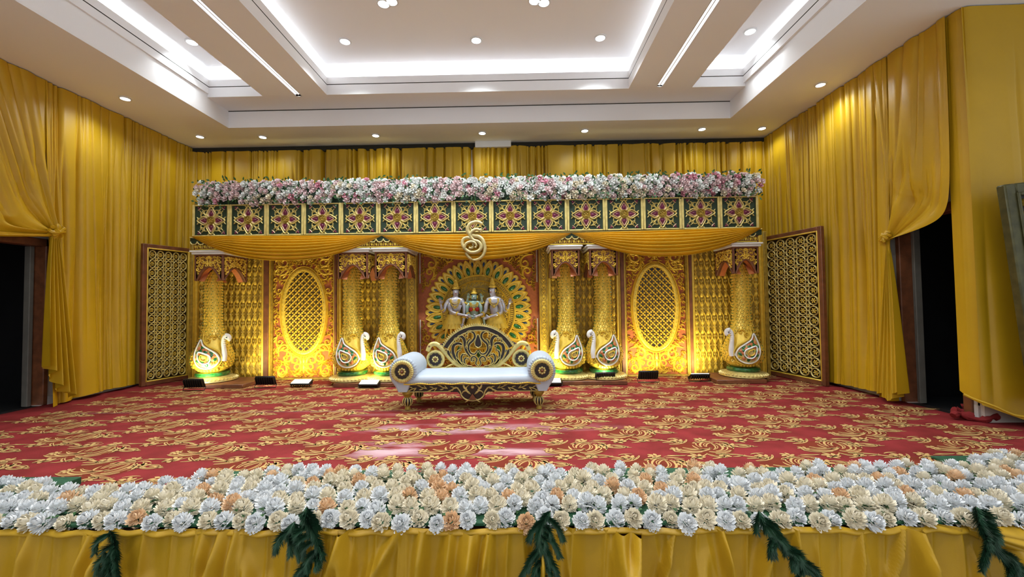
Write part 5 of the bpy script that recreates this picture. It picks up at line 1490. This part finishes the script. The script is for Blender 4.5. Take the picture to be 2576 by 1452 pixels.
# bulging swag of cloth at the right end
nu, nv = 60, 50
S = np.linspace(0, 1, nu)[:, None]; T = np.linspace(0, 1, nv)[None, :]
a0 = onY(2452, 1290, 2.36); X = a0.x + S * 1.2 + 0 * T; Zt = .01; Z = Zt - .02 * S - (.04 + .30 * np.sin(S * 1.7) ** 1) * T
Y_ = EDGE - .06 - .09 * np.sin(PI * T) * np.clip(S * 4, .1, 1) - .03 * np.abs(np.sin(T * PI * 3.2)) * np.clip(S * 3, 0, 1)
sheet('skirt_swag', 'loose bulging yellow swag at the right end of the stage skirt', np.stack([X, Y_ + 0 * X, Z], -1), np.zeros((nu, nv)), M['cloth2'], 'drape', face=(0, -1, 0))

# pine sprigs hanging over the skirt
def sprig(pts, label, seed, dens=1.0):
    rq = random.Random(seed)
    P_ = [onY(x, y, Y) for x, y, Y in pts]
    t = thing('pine_sprig', P_[0], label, 'garland', 'pine sprigs hanging over the skirt')
    st = MB(); nd = MB()
    c = smoothpts([tuple(p) for p in P_], 8)
    def branch(q, r_, dn, ln):
        st.tube(q, r_, 5)
        for i in range(len(q) - 1):
            a, b_ = Vector(q[i]), Vector(q[i + 1]); d = (b_ - a); L_ = d.length; d = d.normalized() if L_ > 0 else Vector((0, 0, -1))
            for k in range(int(L_ * dn)):
                o_ = a + (b_ - a) * rq.random()
                v = Vector((rq.gauss(0, 1), rq.gauss(0, .6) - .25, rq.gauss(0, 1))); v = (v - d * v.dot(d)).normalized()
                dr = (v * .6 + d * .85).normalized(); e = o_ + dr * ln * rq.uniform(.6, 1.1); s_ = dr.cross(Vector((0, 1, .3))).normalized() * .0026
                nd.add([tuple(o_ - s_), tuple(o_ + s_), tuple(e)], [(0, 1, 2)])
    branch(c, .0035, 4200 * dens, .060)
    for i in range(2, len(c) - 1, 2):
        a = Vector(c[i]); sd = rq.choice((-1, 1)); L_ = rq.uniform(.05, .15)
        e = a + Vector((sd * L_ * rq.uniform(.3, .8), -.03, -L_ * .85)); m2_ = (a + e) / 2 + Vector((sd * .015, -.015, .015))
        branch(smoothpts([tuple(a), tuple(m2_), tuple(e)], 5), .0018, 3400 * dens, .042)
    st.build('stem', M['stem'], t, world=True); nd.build('needles', M['needle'], t, False, world=True)
YS = 2.34
sprig([(275, 1335, YS + .02), (288, 1370, YS - .02), (272, 1410, YS - .03), (255, 1460, YS - .03), (245, 1500, YS - .03)], 'drooping pine sprig at the far left of the stage skirt', 1, .8)
sprig([(772, 1275, YS + .06), (770, 1310, YS), (800, 1370, YS - .02), (780, 1410, YS - .03), (755, 1470, YS - .03)], 'pine sprig second from the left, hanging over the stage skirt', 2)
sprig([(742, 1312, YS), (730, 1335, YS - .01), (722, 1345, YS - .02)], 'short pine tip poking left beside the second sprig', 7)
sprig([(1385, 1285, YS + .04), (1362, 1320, YS), (1355, 1370, YS - .02), (1370, 1405, YS - .03), (1352, 1450, YS - .03), (1345, 1490, YS - .03)], 'pine sprig hanging at the middle of the stage skirt', 3)
sprig([(1908, 1285, YS + .06), (1925, 1325, YS), (1965, 1370, YS - .02), (2005, 1395, YS - .03), (2020, 1435, YS - .03)], 'long pine sprig sweeping right, second from the right', 4)
sprig([(2455, 1275, YS + .08), (2465, 1320, YS), (2495, 1370, YS - .02), (2530, 1410, YS - .03), (2560, 1460, YS - .03)], 'pine sprig at the far right of the stage skirt', 5)

# ------------------------------------------------------------------ flower garland on top of the frieze
RM = {}
for i, (c, col) in enumerate((('white', (.86, .87, .84)), ('cream', (.82, .74, .58)), ('blush', (.80, .62, .62)), ('pink', (.74, .36, .44)))):
    mm = mat('rose_' + c, col, .7, noise=(25, .88), spec=.2); RM[c] = ([rose_mesh(i * 7 + j, mm, c + '_rose_petals') for j in range(3)], mm)
gx0, gx1 = onY(480, 470, 6.45).x, onY(1920, 460, 6.45).x
gz0 = zt_f = onY(1196, 505, YFr).z
m_ = MB(); m_.box(gx0 + .05, gx1 - .05, YFr + .03, YFr + .24, gz0 - .02, gz0 + .33); tag(m_.build('garland_trough', M['dgreen'], smooth=False), 'dark green trough holding the rose garland above the frieze', 'trough')
rows = 6; per = 100; st2 = []; cn = 0
for r_ in range(rows):
    indiv = r_ in (1, 2, 3); k_ = 0
    for k in range(per):
        x = gx0 + (k + .5 + .5 * (r_ % 2)) * (gx1 - gx0) / per + rs.uniform(-.03, .03)
        z = gz0 + .032 + r_ * .063 + rs.uniform(-.022, .022); y_ = YFr - .01 - .05 * math.sin(PI * (r_ + .5) / rows) + rs.uniform(-.03, .02) + (.07 if r_ == rows - 1 else 0)
        if r_ == 0 and rs.random() < .15: continue
        u = (x - gx0) / (gx1 - gx0)
        pinky = .10 + .45 * sum(math.exp(-((u - q) / w_) ** 2) for q, w_ in ((.06, .05), (.20, .05), (.33, .03), (.47, .05), (.62, .03), (.85, .05), (.95, .03)))
        v = rs.random(); c = 'pink' if v < pinky * .26 else ('blush' if v < pinky * 1.05 + .08 else ('cream' if v < .45 + .3 * (r_ < 2) else 'white'))
        rt = (PI / 2 - .1 + rs.uniform(-.35, .35) - (.6 if r_ == rows - 1 else 0), rs.uniform(-.4, .4), 0)
        if not indiv: st2.append((c, x, y_, z, rt)); continue
        k_ += 1; o_ = bpy.data.objects.new('garland_rose', RM[c][0][rs.randrange(3)]); COL.objects.link(o_)
        o_.location = (x, y_, z); o_.rotation_euler = rt; s_ = rs.uniform(.8, 1.12); o_.scale = (s_, s_, s_)
        tag(o_, '%s rose in the %s row up of the garland, %s from the left' % (c, rown[r_].replace('front', 'bottom'), nth(k_)), 'flower', 'roses of the garland above the frieze')
merged('roses', st2, {c: RM[c][0] for c in RM}, [RM[c][1] for c in RM], 'top and bottom rows of small white and pink roses of the garland', 'flowers')
b = MB()
for k in range(1500):
    x = rs.uniform(gx0 - .0, gx1 + .0); z = gz0 + rs.uniform(-.03, .40); y_ = YFr - .03 + rs.uniform(-.06, .06); a = rs.uniform(0, 6.3); L_ = rs.uniform(.03, .075); c, s_ = math.cos(a), math.sin(a)
    b.add([(x, y_, z), (x + L_ * .5 * c - .016 * s_, y_ - .01, z + L_ * .5 * s_ + .016 * c), (x + L_ * c, y_ - .02, z + L_ * s_), (x + L_ * .5 * c + .016 * s_, y_ - .01, z + L_ * .5 * s_ - .016 * c)], [(0, 1, 2, 3)])
tag(b.build('foliage', M['greenry'], smooth=False), 'dark green leaves among the roses above the frieze', 'foliage', None, 'stuff')
